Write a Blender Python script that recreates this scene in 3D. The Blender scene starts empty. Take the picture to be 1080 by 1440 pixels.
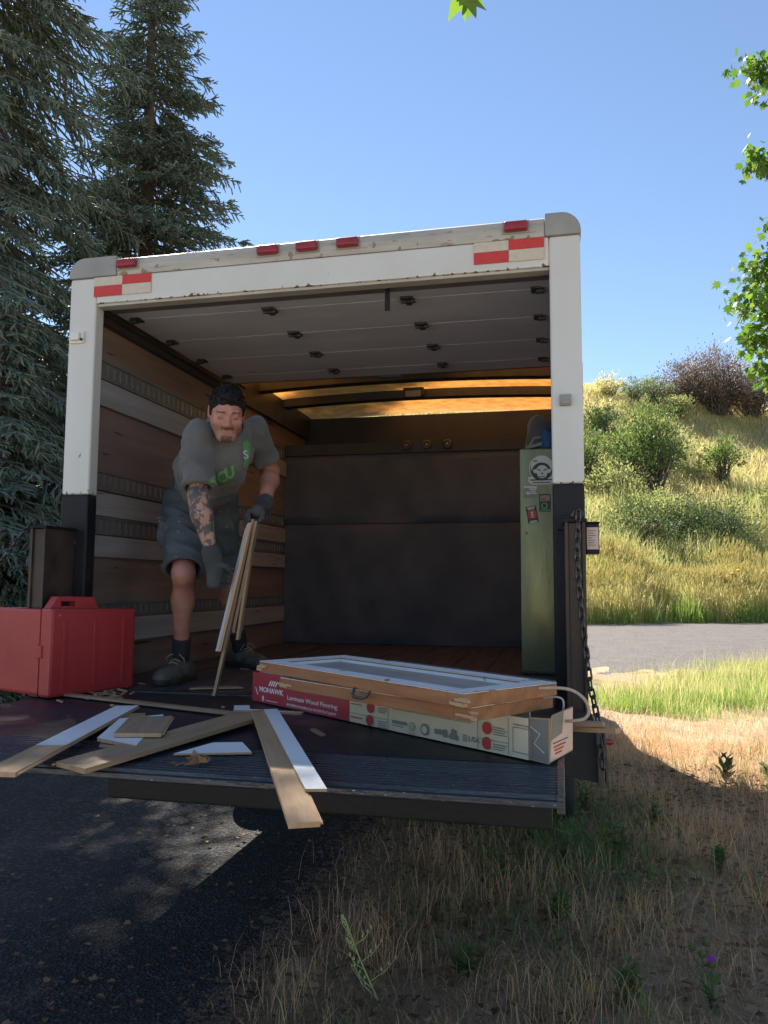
import bpy, bmesh, math, random
import numpy as np
from mathutils import Vector, Matrix, noise
from mathutils.bvhtree import BVHTree

random.seed(7)
rng = np.random.default_rng(11)
SC = bpy.context.scene
COL = SC.collection
PI = math.pi
BED = 0.97          # height of the load floor above the ground

# ------------------------------------------------------------------ camera
def make_camera():
    yaw, pitch, roll = 0.22327, 0.09126, 0.0055
    f = Vector((-math.sin(yaw)*math.cos(pitch), math.cos(yaw)*math.cos(pitch), math.sin(pitch)))
    r = Vector((math.cos(yaw), math.sin(yaw), 0)); u = r.cross(f)
    c, s = math.cos(roll), math.sin(roll)
    r2 = c*r + s*u; u2 = -s*r + c*u
    cam = bpy.data.cameras.new('camera')
    o = bpy.data.objects.new('camera', cam); COL.objects.link(o)
    o.matrix_world = Matrix(((r2.x, u2.x, -f.x, 1.0073), (r2.y, u2.y, -f.y, -2.9548), (r2.z, u2.z, -f.z, 1.42), (0, 0, 0, 1)))
    cam.sensor_fit = 'AUTO'; cam.sensor_width = 36.0
    cam.lens = 1090.85/1440*36.0
    cam.clip_start = 0.05; cam.clip_end = 2000
    SC.camera = o
make_camera()

# ------------------------------------------------------------------ sky, sun, exposure
SUN = Vector((-0.55, 0.66, 1.0)).normalized()          # towards the sun
SUN_EL = math.asin(SUN.z); SUN_AZ = math.atan2(SUN.x, SUN.y)
world = bpy.data.worlds.new('World'); SC.world = world; world.use_nodes = True
nt = world.node_tree
for n in list(nt.nodes): nt.nodes.remove(n)
sky = nt.nodes.new('ShaderNodeTexSky'); sky.sky_type = 'NISHITA'; sky.sun_disc = False
sky.sun_elevation = SUN_EL; sky.sun_rotation = SUN_AZ
sky.altitude = 700; sky.air_density = 1.0; sky.dust_density = 0.0; sky.ozone_density = 1.2
bg = nt.nodes.new('ShaderNodeBackground'); bg.inputs['Strength'].default_value = 0.072
wo = nt.nodes.new('ShaderNodeOutputWorld')
nt.links.new(sky.outputs[0], bg.inputs[0]); nt.links.new(bg.outputs[0], wo.inputs[0])
sl = bpy.data.lights.new('sun', 'SUN'); sl.energy = 5.0; sl.angle = math.radians(0.53); sl.color = (1.0, 0.93, 0.82)
so = bpy.data.objects.new('sun', sl); COL.objects.link(so)
so.rotation_euler = (-SUN).to_track_quat('-Z', 'Y').to_euler(); so.location = (-8, 10, 20)
SC.view_settings.view_transform = 'Standard'; SC.view_settings.look = 'None'
SC.view_settings.exposure = 1.45; SC.view_settings.gamma = 1.0; SC.view_settings.use_curve_mapping = False
SC.render.engine = 'CYCLES'
SC.cycles.max_bounces = 10; SC.cycles.diffuse_bounces = 5; SC.cycles.transparent_max_bounces = 12
SC.cycles.sample_clamp_indirect = 6.0
try:
    SC.cycles.use_denoising = True
except Exception:
    pass

# ------------------------------------------------------------------ helpers
def tag(o, label=None, cat=None, group=None, kind=None):
    if label: o['label'] = label
    if cat: o['category'] = cat
    if group: o['group'] = group
    if kind: o['kind'] = kind
    return o

def empty(name, loc=(0, 0, 0), rot=None):
    o = bpy.data.objects.new(name, None); COL.objects.link(o); o.empty_display_size = .1
    o.location = loc
    if rot is not None: o.rotation_euler = rot
    return o

def link(name, me, parent=None, matrix=None):
    o = bpy.data.objects.new(name, me); COL.objects.link(o)
    if matrix is not None: o.matrix_world = matrix
    if parent is not None:
        o.parent = parent
        o.matrix_parent_inverse = PARENT_INV(parent)
    return o

def WORLD(o):
    m = o.matrix_basis.copy()
    if o.parent is not None: m = WORLD(o.parent) @ o.matrix_parent_inverse @ m
    return m

def PARENT_INV(p):
    return WORLD(p).inverted()

def local_child(name, me, parent):
    """child whose mesh is in the parent's own coordinates"""
    o = bpy.data.objects.new(name, me); COL.objects.link(o); o.parent = parent
    return o

def npmesh(name, V, tris=None, quads=None, mats=(), mi=None, smooth=False):
    me = bpy.data.meshes.new(name)
    V = np.asarray(V, np.float32).reshape(-1, 3)
    parts = []; tot = []
    if quads is not None and len(quads):
        q = np.asarray(quads, np.int32); parts.append(q.ravel()); tot.append(np.full(len(q), 4, np.int32))
    if tris is not None and len(tris):
        t = np.asarray(tris, np.int32); parts.append(t.ravel()); tot.append(np.full(len(t), 3, np.int32))
    loops = np.concatenate(parts); tot = np.concatenate(tot)
    st = np.concatenate([[0], np.cumsum(tot)[:-1]]).astype(np.int32)
    me.vertices.add(len(V)); me.vertices.foreach_set('co', V.ravel())
    me.loops.add(len(loops)); me.loops.foreach_set('vertex_index', loops)
    me.polygons.add(len(tot)); me.polygons.foreach_set('loop_start', st); me.polygons.foreach_set('loop_total', tot)
    for m in mats: me.materials.append(m)
    if mi is not None: me.polygons.foreach_set('material_index', np.asarray(mi, np.int32))
    if smooth: me.polygons.foreach_set('use_smooth', np.ones(len(tot), bool))
    me.update(calc_edges=True); me.validate()
    return me

class MB:
    """collects simple solids into one mesh"""
    def __init__(s): s.v = []; s.f = []; s.m = []; s.sm = []
    def add(s, vs, fs, mi=0, smooth=False):
        b = len(s.v); s.v += [tuple(v) for v in vs]
        for f in fs: s.f.append([b+i for i in f]); s.m.append(mi); s.sm.append(smooth)
        return s
    def box(s, x0, x1, y0, y1, z0, z1, mi=0, M=None):
        vs = [Vector(p) for p in ((x0,y0,z0),(x1,y0,z0),(x1,y1,z0),(x0,y1,z0),(x0,y0,z1),(x1,y0,z1),(x1,y1,z1),(x0,y1,z1))]
        if M is not None: vs = [M @ v for v in vs]
        return s.add(vs, [(3,2,1,0),(4,5,6,7),(0,1,5,4),(1,2,6,5),(2,3,7,6),(3,0,4,7)], mi)
    def prism(s, poly, ax, a, b, mi=0, M=None):
        """extrude a 2-D polygon along axis ax ('x','y','z') from a to b"""
        n = len(poly)
        def p(q, t):
            v = Vector({'x': (t, q[0], q[1]), 'y': (q[0], t, q[1]), 'z': (q[0], q[1], t)}[ax])
            return M @ v if M is not None else v
        vs = [p(q, a) for q in poly] + [p(q, b) for q in poly]
        fs = [tuple(range(n-1, -1, -1)), tuple(range(n, 2*n))] + [(i, (i+1) % n, n+(i+1) % n, n+i) for i in range(n)]
        return s.add(vs, fs, mi)
    def tube(s, path, r, n=8, mi=0, cap=True, smooth=True):
        path = [Vector(p) for p in path]; m = len(path)
        rs = r if isinstance(r, (list, tuple)) else [r]*m
        t0 = (path[1]-path[0]).normalized()
        ref = Vector((0, 0, 1)) if abs(t0.z) < .9 else Vector((1, 0, 0))
        a = t0.cross(ref).normalized(); rings = []
        for i in range(m):
            t = (path[min(i+1, m-1)]-path[max(i-1, 0)]).normalized()
            a = (a - t*a.dot(t)).normalized(); b = t.cross(a)
            rings.append([path[i] + rs[i]*(math.cos(2*PI*k/n)*a + math.sin(2*PI*k/n)*b) for k in range(n)])
        vs = [v for R in rings for v in R]
        fs = [(i*n+k, i*n+(k+1) % n, (i+1)*n+(k+1) % n, (i+1)*n+k) for i in range(m-1) for k in range(n)]
        s.add(vs, fs, mi, smooth)
        if cap:
            s.add(rings[0], [tuple(range(n-1, -1, -1))], mi); s.add(rings[-1], [tuple(range(n))], mi)
        return s
    def lathe(s, prof, M, n=20, mi=0, smooth=True):
        """profile (r, h) revolved about local Z, placed by M"""
        vs = []; fs = []
        for r, h in prof:
            for k in range(n): vs.append(M @ Vector((r*math.cos(2*PI*k/n), r*math.sin(2*PI*k/n), h)))
        for i in range(len(prof)-1):
            for k in range(n): fs.append((i*n+k, i*n+(k+1) % n, (i+1)*n+(k+1) % n, (i+1)*n+k))
        s.add(vs, fs, mi, smooth)
        s.add(vs[:n], [tuple(range(n-1, -1, -1))], mi); s.add(vs[-n:], [tuple(range(n))], mi)
        return s
    def mesh(s, name, mats, bevel=0, seg=2):
        me = bpy.data.meshes.new(name)
        me.from_pydata(s.v, [], s.f)
        for m in (mats if isinstance(mats, (list, tuple)) else [mats]): me.materials.append(m)
        me.polygons.foreach_set('material_index', s.m); me.polygons.foreach_set('use_smooth', s.sm)
        if bevel:
            bm = bmesh.new(); bm.from_mesh(me)
            ed = [e for e in bm.edges if len(e.link_faces) == 2 and e.calc_face_angle(0) > .5]
            bmesh.ops.bevel(bm, geom=ed, offset=bevel, segments=seg, profile=.6, affect='EDGES', clamp_overlap=True)
            bm.to_mesh(me); bm.free()
        me.update()
        return me
    def obj(s, name, mats, parent=None, bevel=0, matrix=None, seg=2):
        return link(name, s.mesh(name, mats, bevel, seg), parent, matrix)

def frame(origin, ex, ey=None, ez=None):
    """matrix whose X is ex; Y or Z as near as possible to the given one"""
    ex = Vector(ex).normalized()
    if ez is not None:
        ez = Vector(ez); ez = (ez - ex*ez.dot(ex)).normalized(); ey = ez.cross(ex)
    else:
        ey = Vector(ey); ey = (ey - ex*ey.dot(ex)).normalized(); ez = ex.cross(ey)
    o = Vector(origin)
    return Matrix(((ex.x, ey.x, ez.x, o.x), (ex.y, ey.y, ez.y, o.y), (ex.z, ey.z, ez.z, o.z), (0, 0, 0, 1)))

def text_mesh(txt, size, extr=0.0006, align='LEFT', shear=0.0, bold=0.0, width=None):
    c = bpy.data.curves.new('lettering', 'FONT'); c.body = txt; c.size = size; c.extrude = extr
    c.align_x = align; c.align_y = 'BOTTOM_BASELINE'; c.shear = shear; c.offset = bold; c.resolution_u = 3
    o = bpy.data.objects.new('lettering', c); COL.objects.link(o)
    dg = bpy.context.evaluated_depsgraph_get(); dg.update()
    me = bpy.data.meshes.new_from_object(o.evaluated_get(dg))
    bpy.data.objects.remove(o); bpy.data.curves.remove(c)
    if width and len(me.vertices):
        xs = [v.co.x for v in me.vertices]; k = width/(max(xs)-min(xs)+1e-9)
        for v in me.vertices: v.co.x *= k
    me.materials.clear()
    return me

# ------------------------------------------------------------------ materials
MATS = {}
def nodes_of(m):
    m.use_nodes = True
    t = m.node_tree
    return t, t.nodes, t.links, t.nodes['Principled BSDF']

def pm(name, c1, c2=None, scale=8.0, rough=.6, bump=0.0, bscale=None, metal=0.0, spec=.5, stretch=(1, 1, 1), ramp=(.35, .65),
       detail=6.0, specks=None, rvar=0.0, coat=0.0, coords='Object', transl=0.0, island=None, sheen=0.0):
    """procedural surface: two colours mixed by noise, optional specks (colour, scale, threshold), bump, per-piece variation"""
    m = bpy.data.materials.new(name); MATS[name] = m
    t, N, L, P = nodes_of(m)
    P.inputs['Roughness'].default_value = rough; P.inputs['Metallic'].default_value = metal
    P.inputs['Specular IOR Level'].default_value = spec
    if coat: P.inputs['Coat Weight'].default_value = coat; P.inputs['Coat Roughness'].default_value = .15
    if sheen: P.inputs['Sheen Weight'].default_value = sheen
    tc = N.new('ShaderNodeTexCoord'); mp = N.new('ShaderNodeMapping'); mp.inputs['Scale'].default_value = stretch
    L.new(tc.outputs[coords], mp.inputs[0])
    col = None
    c1 = (*c1, 1); c2 = (*(c2 if c2 else c1[:3]), 1)
    nz = N.new('ShaderNodeTexNoise'); nz.inputs['Scale'].default_value = scale; nz.inputs['Detail'].default_value = detail
    nz.inputs['Roughness'].default_value = .62
    L.new(mp.outputs[0], nz.inputs['Vector'])
    rp = N.new('ShaderNodeValToRGB'); rp.color_ramp.elements[0].position = ramp[0]; rp.color_ramp.elements[1].position = ramp[1]
    rp.color_ramp.elements[0].color = c1; rp.color_ramp.elements[1].color = c2
    L.new(nz.outputs['Fac'], rp.inputs[0]); col = rp.outputs[0]
    if island:
        # island: list of (pos, colour) picked per loose piece, mixed over the noise colour
        g = N.new('ShaderNodeNewGeometry'); r2 = N.new('ShaderNodeValToRGB')
        el = r2.color_ramp.elements
        while len(el) < len(island): el.new(.5)
        for e, (p, c) in zip(el, island): e.position = p; e.color = (*c, 1)
        L.new(g.outputs['Random Per Island'], r2.inputs[0])
        mx = N.new('ShaderNodeMix'); mx.data_type = 'RGBA'; mx.blend_type = 'MIX'; mx.inputs[0].default_value = .8
        L.new(col, mx.inputs[6]); L.new(r2.outputs[0], mx.inputs[7]); col = mx.outputs[2]
    if specks:
        for sc_, th, cc in specks:
            n2 = N.new('ShaderNodeTexNoise'); n2.inputs['Scale'].default_value = sc_; n2.inputs['Detail'].default_value = 3
            L.new(mp.outputs[0], n2.inputs['Vector'])
            r3 = N.new('ShaderNodeValToRGB'); r3.color_ramp.elements[0].position = th; r3.color_ramp.elements[1].position = min(1, th+.03)
            L.new(n2.outputs['Fac'], r3.inputs[0])
            mx = N.new('ShaderNodeMix'); mx.data_type = 'RGBA'
            L.new(r3.outputs[0], mx.inputs[0]); L.new(col, mx.inputs[6]); mx.inputs[7].default_value = (*cc, 1); col = mx.outputs[2]
    L.new(col, P.inputs['Base Color'])
    if rvar:
        mr = N.new('ShaderNodeMapRange'); mr.inputs[3].default_value = max(0.02, rough-rvar); mr.inputs[4].default_value = min(1, rough+rvar)
        mr.inputs[1].default_value = .3; mr.inputs[2].default_value = .7
        L.new(nz.outputs['Fac'], mr.inputs[0]); L.new(mr.outputs[0], P.inputs['Roughness'])
    if bump:
        nb = N.new('ShaderNodeTexNoise'); nb.inputs['Scale'].default_value = bscale or scale*4; nb.inputs['Detail'].default_value = 5
        L.new(mp.outputs[0], nb.inputs['Vector'])
        bp = N.new('ShaderNodeBump'); bp.inputs['Strength'].default_value = min(1, bump); bp.inputs['Distance'].default_value = .01*max(1, bump)
        L.new(nb.outputs['Fac'], bp.inputs['Height']); L.new(bp.outputs[0], P.inputs['Normal'])
    if transl:
        tr = N.new('ShaderNodeBsdfTranslucent'); ms = N.new('ShaderNodeMixShader'); ms.inputs[0].default_value = transl
        hs = N.new('ShaderNodeHueSaturation'); hs.inputs['Value'].default_value = 1.5; hs.inputs['Saturation'].default_value = 1.1
        L.new(col, hs.inputs['Color']); L.new(hs.outputs[0], tr.inputs[0])
        L.new(P.outputs[0], ms.inputs[1]); L.new(tr.outputs[0], ms.inputs[2])
        L.new(ms.outputs[0], N['Material Output'].inputs[0])
    return m

white_paint = pm('white_paint', (.76, .74, .66), (.68, .66, .57), 2.2, .38, .05, 30, specks=[(34, .73, (.16, .08, .05)), (6, .74, (.55, .50, .43))], rvar=.1)
def edge_rust(m, z0, z1, scale=38, lo=.50, hi=.80, col=(.13, .062, .035)):
    # chips and rust gathered along one edge of a painted part (a wear pattern of the part itself)
    t = m.node_tree; N = t.nodes; L = t.links; P = N['Principled BSDF']; src = P.inputs['Base Color'].links[0].from_socket
    tc = N.new('ShaderNodeTexCoord'); sx = N.new('ShaderNodeSeparateXYZ'); L.new(tc.outputs['Object'], sx.inputs[0])
    mr = N.new('ShaderNodeMapRange'); mr.inputs[1].default_value = z0; mr.inputs[2].default_value = z1; mr.inputs[3].default_value = lo; mr.inputs[4].default_value = hi
    L.new(sx.outputs[2], mr.inputs[0])
    nz = N.new('ShaderNodeTexNoise'); nz.inputs['Scale'].default_value = scale; nz.inputs['Detail'].default_value = 4; L.new(tc.outputs['Object'], nz.inputs['Vector'])
    n2 = N.new('ShaderNodeTexNoise'); n2.inputs['Scale'].default_value = 5; n2.inputs['Detail'].default_value = 2; L.new(tc.outputs['Object'], n2.inputs['Vector'])
    av = N.new('ShaderNodeMath'); av.operation = 'MULTIPLY_ADD'; L.new(n2.outputs['Fac'], av.inputs[0]); av.inputs[1].default_value = .5; av.inputs[2].default_value = -.25
    ad = N.new('ShaderNodeMath'); ad.operation = 'ADD'; L.new(nz.outputs['Fac'], ad.inputs[0]); L.new(av.outputs[0], ad.inputs[1])
    gt = N.new('ShaderNodeMath'); gt.operation = 'GREATER_THAN'; L.new(ad.outputs[0], gt.inputs[0]); L.new(mr.outputs[0], gt.inputs[1])
    mx = N.new('ShaderNodeMix'); mx.data_type = 'RGBA'; L.new(gt.outputs[0], mx.inputs[0]); L.new(src, mx.inputs[6]); mx.inputs[7].default_value = (*col, 1)
    L.new(mx.outputs[2], P.inputs['Base Color']); return m
header_paint = edge_rust(pm('header_paint', (.66, .65, .60), (.59, .575, .52), 2.2, .38, .05, 30, specks=[(34, .74, (.16, .08, .05)), (5, .70, (.60, .56, .48))], rvar=.1), 2.640, 2.664, 42, .56, .86)
post_paint = edge_rust(pm('post_paint', (.66, .65, .60), (.58, .56, .50), 2.0, .38, .05, 30, stretch=(1, 1, .35), specks=[(30, .72, (.16, .08, .05)), (5, .68, (.60, .55, .46))], rvar=.1), 1.794, 1.86, 45, .58, .88)
rail_dirty = edge_rust(pm('stained_aluminium', (.50, .47, .40), (.36, .33, .28), 3, .5, .1, 40, stretch=(1, 1, 6), specks=[(11, .62, (.33, .25, .17))]), 2.76, 2.83, 22, .58, .80, (.24, .19, .13))
black_paint = pm('black_paint', (.010, .011, .014), (.022, .021, .022), 5, .5, .15, 60, spec=.22, specks=[(26, .72, (.12, .10, .09))], rvar=.12)
rusty_steel = pm('rusty_steel', (.035, .03, .028), (.10, .065, .045), 7, .55, .2, 50, metal=.3, rvar=.15)
rail_alu = pm('weathered_aluminium', (.50, .47, .40), (.36, .33, .28), 3, .5, .1, 40, stretch=(1, 1, 6), specks=[(15, .7, (.28, .2, .13))])
cap_grey = pm('grey_cap', (.33, .32, .29), (.25, .24, .22), 6, .55, .1)
lens_red = pm('red_lens', (.30, .018, .028), (.22, .015, .02), 20, .35, .1, 200, coat=.2)
tape_red = pm('red_reflective', (.62, .045, .035), (.52, .04, .03), 60, .35)
tape_cream = pm('cream_reflective', (.62, .54, .42), (.55, .48, .36), 60, .35)
steel_zinc = pm('zinc_steel', (.42, .42, .42), (.28, .28, .28), 12, .38, metal=.7, rvar=.1)
dark_steel = pm('dark_steel', (.05, .05, .055), (.08, .075, .07), 9, .5, .1, 60, metal=.4)
chain_steel = pm('chain_steel', (.10, .095, .09), (.06, .05, .045), 30, .38, metal=.85, rvar=.12)
ply_red = pm('dark_plywood', (.25, .18, .15), (.17, .125, .105), 3.5, .62, .15, 22, stretch=(1, .35, 5), specks=[(7, .68, (.06, .03, .025))])
plank_grey = pm('grey_wood_rail', (.36, .345, .34), (.27, .255, .25), 3.5, .7, .15, 25, stretch=(1, .3, 6), specks=[(9, .7, (.09, .07, .06))])
track_steel = pm('track_steel', (.15, .15, .15), (.20, .195, .19), 6, .5, .1, 40, metal=.2)
floor_wood = pm('worn_dark_floor', (.075, .072, .078), (.045, .043, .048), 4, .55, .25, 40, stretch=(5, .4, 1), specks=[(30, .70, (.2, .16, .12))], rvar=.15)
quilt = pm('hazed_blanket', (.055, .063, .082), (.085, .09, .108), 3, .85, .5, 9, sheen=.3)  # blue-grey lift in the cloth colour imitates a hazy lens veil
bulkhead = pm('bulkhead_board', (.045, .048, .062), (.03, .032, .042), 3, .7, .1, 20)
door_board = pm('door_board', (.58, .58, .63), (.50, .50, .55), 2.5, .6, .1, 30, stretch=(1, 3, 1))  # bluish tint in the board colour stands in for lens haze
amber = bpy.data.materials.new('amber_translucent_roof')
def _amber():
    t, N, L, P = nodes_of(amber)
    P.inputs['Roughness'].default_value = .5
    tc = N.new('ShaderNodeTexCoord'); nz = N.new('ShaderNodeTexNoise'); nz.inputs['Scale'].default_value = 14; nz.inputs['Detail'].default_value = 8
    L.new(tc.outputs['Object'], nz.inputs['Vector'])
    rp = N.new('ShaderNodeValToRGB'); rp.color_ramp.elements[0].color = (.50, .19, .035, 1); rp.color_ramp.elements[1].color = (.68, .31, .07, 1)
    rp.color_ramp.elements[0].position = .35; rp.color_ramp.elements[1].position = .65
    L.new(nz.outputs['Fac'], rp.inputs[0]); L.new(rp.outputs[0], P.inputs['Base Color'])
    tr = N.new('ShaderNodeBsdfTranslucent'); ms = N.new('ShaderNodeMixShader'); ms.inputs[0].default_value = .5
    L.new(rp.outputs[0], tr.inputs[0]); L.new(P.outputs[0], ms.inputs[1]); L.new(tr.outputs[0], ms.inputs[2]); L.new(ms.outputs[0], N['Material Output'].inputs[0])
_amber()
tread = pm('worn_tread_steel', (.028, .032, .040), (.055, .06, .07), 7, .30, .25, 70, metal=.35, stretch=(.4, 3, 1), specks=[(150, .70, (.32, .32, .32))], rvar=.12)
deck = pm('liftgate_deck', (.014, .018, .026), (.030, .034, .042), 5, .46, .12, 55, spec=.3, metal=.2, specks=[(70, .72, (.25, .23, .2))], rvar=.12)
tyre_rubber = pm('tyre_rubber', (.018, .018, .018), (.03, .028, .026), 12, .8, .2)
wood = pm('bare_oak', (.52, .34, .19), (.38, .23, .12), 5, .55, .12, 30, stretch=(.6, 7, 7), ramp=(.3, .7))
wood_dark = pm('brown_oak', (.40, .27, .16), (.27, .17, .095), 5, .5, .12, 30, stretch=(.6, 7, 7), ramp=(.3, .7))
wood_old = pm('old_pine', (.38, .17, .062), (.24, .10, .04), 4, .6, .2, 30, stretch=(.6, 6, 6), specks=[(12, .7, (.12, .06, .03))])
board_white = pm('white_board_paint', (.80, .80, .78), (.72, .71, .69), 4, .5, .08, 40, specks=[(24, .72, (.45, .36, .28))])
sash_white = pm('peeling_white_paint', (.78, .78, .75), (.68, .67, .63), 6, .55, .2, 30, specks=[(13, .63, (.26, .19, .12))])
pane_glass = pm('dusty_pane', (.30, .28, .25), (.38, .36, .32), 5, .5, .05, 30, stretch=(1, 3, 1), specks=[(30, .68, (.42, .40, .36))])
carton_red = pm('red_print', (.50, .06, .075), (.43, .05, .06), 5, .32, .12, 18, coat=.4)
carton_white = pm('white_carton', (.70, .65, .50), (.62, .57, .43), 4, .5, .12, 25, specks=[(22, .72, (.35, .29, .2))])
carton_brown = pm('brown_card', (.42, .30, .19), (.34, .24, .15), 9, .7, .1)
label_pink = pm('paper_label', (.74, .56, .46), (.68, .51, .42), 12, .6, .05)
ink_white = pm('white_ink', (.8, .76, .74), rough=.5)
ink_black = pm('black_ink', (.035, .035, .035), rough=.6)
ink_grey = pm('grey_ink', (.22, .22, .2), rough=.6)
ink_red = pm('red_ink', (.50, .05, .05), rough=.6)
ink_green = pm('green_ink', (.10, .30, .09), (.16, .37, .12), 20, .7)
red_plastic = pm('red_plastic', (.42, .035, .035), (.36, .03, .032), 3, .42, .08, 90, specks=[(40, .73, (.5, .2, .16))], rvar=.08)
cabinet_green = pm('green_enamel', (.165, .175, .09), (.13, .14, .07), 2.5, .24, .06, 20, stretch=(3, 3, .6), metal=.35, specks=[(40, .74, (.05, .05, .04))], rvar=.1)
cloth_blue = pm('blue_cloth', (.03, .10, .24), (.02, .07, .17), 8, .8, .3, 30)
rope_mat = pm('pale_cord', (.52, .42, .32), (.44, .35, .27), 60, .8, .3, 200)
wire_mat = pm('grey_wire', (.40, .40, .40), rough=.4)
grey_light = pm('grey_lamp', (.30, .29, .27), rough=.4)
# ------------------------------------------------------------------ the ground, hill, drive and road
HN = (-0.497, 0.868)
def hill_s(x, y): return (x-2.0)*HN[0] + (y-25.7)*HN[1]
def hill_h(x, y):
    x = np.asarray(x, float); y = np.asarray(y, float)
    s = np.maximum(hill_s(x, y), 0)
    s2 = np.minimum(s, 32.0)
    h = .60*(s2 - 2.0*(1-np.exp(-s2/2.0)))
    h = h - .60*1.2*np.exp(-np.abs(s-32.0)/1.2)*.5 + np.where(s > 32, .05*(s-32)*np.exp(-(s-32)/30), 0)
    w = np.clip(s/6, 0, 1)
    h = h + w*(.45*np.sin(x*.31+.4)*np.sin(y*.23+1.1) + .22*np.sin(x*.83+y*.37) + .10*np.sin(1.7*x-.9*y))
    return h
def near_bump(x, y):
    g = np.clip((x-.25)/.6, 0, 1)*np.clip((12-y)/3, 0, 1)
    return g*(.012*np.sin(x*7.1+y*3.3)*np.sin(y*5.3-x*2.1) + .008*np.sin(13*x+5*y)*np.sin(11*y-3*x) + .02)
def ground_h(x, y): return hill_h(x, y) + near_bump(np.asarray(x, float), np.asarray(y, float))

def sheet(name, xs, ys, hf, mat, extra=0.0):
    X, Y = np.meshgrid(xs, ys, indexing='ij'); Z = hf(X, Y)+extra
    nx, ny = X.shape
    V = np.stack([X, Y, Z], -1).reshape(-1, 3)
    I = np.arange(nx*ny).reshape(nx, ny)
    Q = np.stack([I[:-1, :-1], I[1:, :-1], I[1:, 1:], I[:-1, 1:]], -1).reshape(-1, 4)
    return link(name, npmesh(name, V, quads=Q, mats=[mat], smooth=True))

def soil_material():
    m = bpy.data.materials.new('dry_soil_and_thatch'); t, N, L, P = nodes_of(m)
    P.inputs['Roughness'].default_value = .9; P.inputs['Specular IOR Level'].default_value = .2
    tc = N.new('ShaderNodeTexCoord')
    def nz(s, d=6):
        n = N.new('ShaderNodeTexNoise'); n.inputs['Scale'].default_value = s; n.inputs['Detail'].default_value = d; n.inputs['Roughness'].default_value = .65
        L.new(tc.outputs['Object'], n.inputs['Vector']); return n
    def ramp(src, a, b, ca, cb):
        r = N.new('ShaderNodeValToRGB'); r.color_ramp.elements[0].position = a; r.color_ramp.elements[1].position = b
        r.color_ramp.elements[0].color = (*ca, 1); r.color_ramp.elements[1].color = (*cb, 1); L.new(src, r.inputs[0]); return r.outputs[0]
    def mix(f, a, b):
        x = N.new('ShaderNodeMix'); x.data_type = 'RGBA'; L.new(f, x.inputs[0]); L.new(a, x.inputs[6]); L.new(b, x.inputs[7]); return x.outputs[2]
    a = ramp(nz(22).outputs['Fac'], .35, .65, (.24, .165, .11), (.43, .315, .21))
    b = ramp(nz(1.3).outputs['Fac'], .4, .6, (.27, .185, .12), (.45, .335, .22))
    mk = ramp(nz(.5).outputs['Fac'], .42, .58, (0, 0, 0), (1, 1, 1))
    c = mix(mk, a, b)
    g = ramp(nz(9).outputs['Fac'], .4, .7, (.10, .11, .035), (.20, .19, .06))
    mk2 = ramp(nz(.16, 3).outputs['Fac'], .52, .62, (0, 0, 0), (.8, .8, .8))
    c = mix(mk2, c, g); L.new(c, P.inputs['Base Color'])
    bp = N.new('ShaderNodeBump'); bp.inputs['Strength'].default_value = .8; bp.inputs['Distance'].default_value = .02
    L.new(nz(45).outputs['Fac'], bp.inputs['Height']); L.new(bp.outputs[0], P.inputs['Normal'])
    return m

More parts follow.
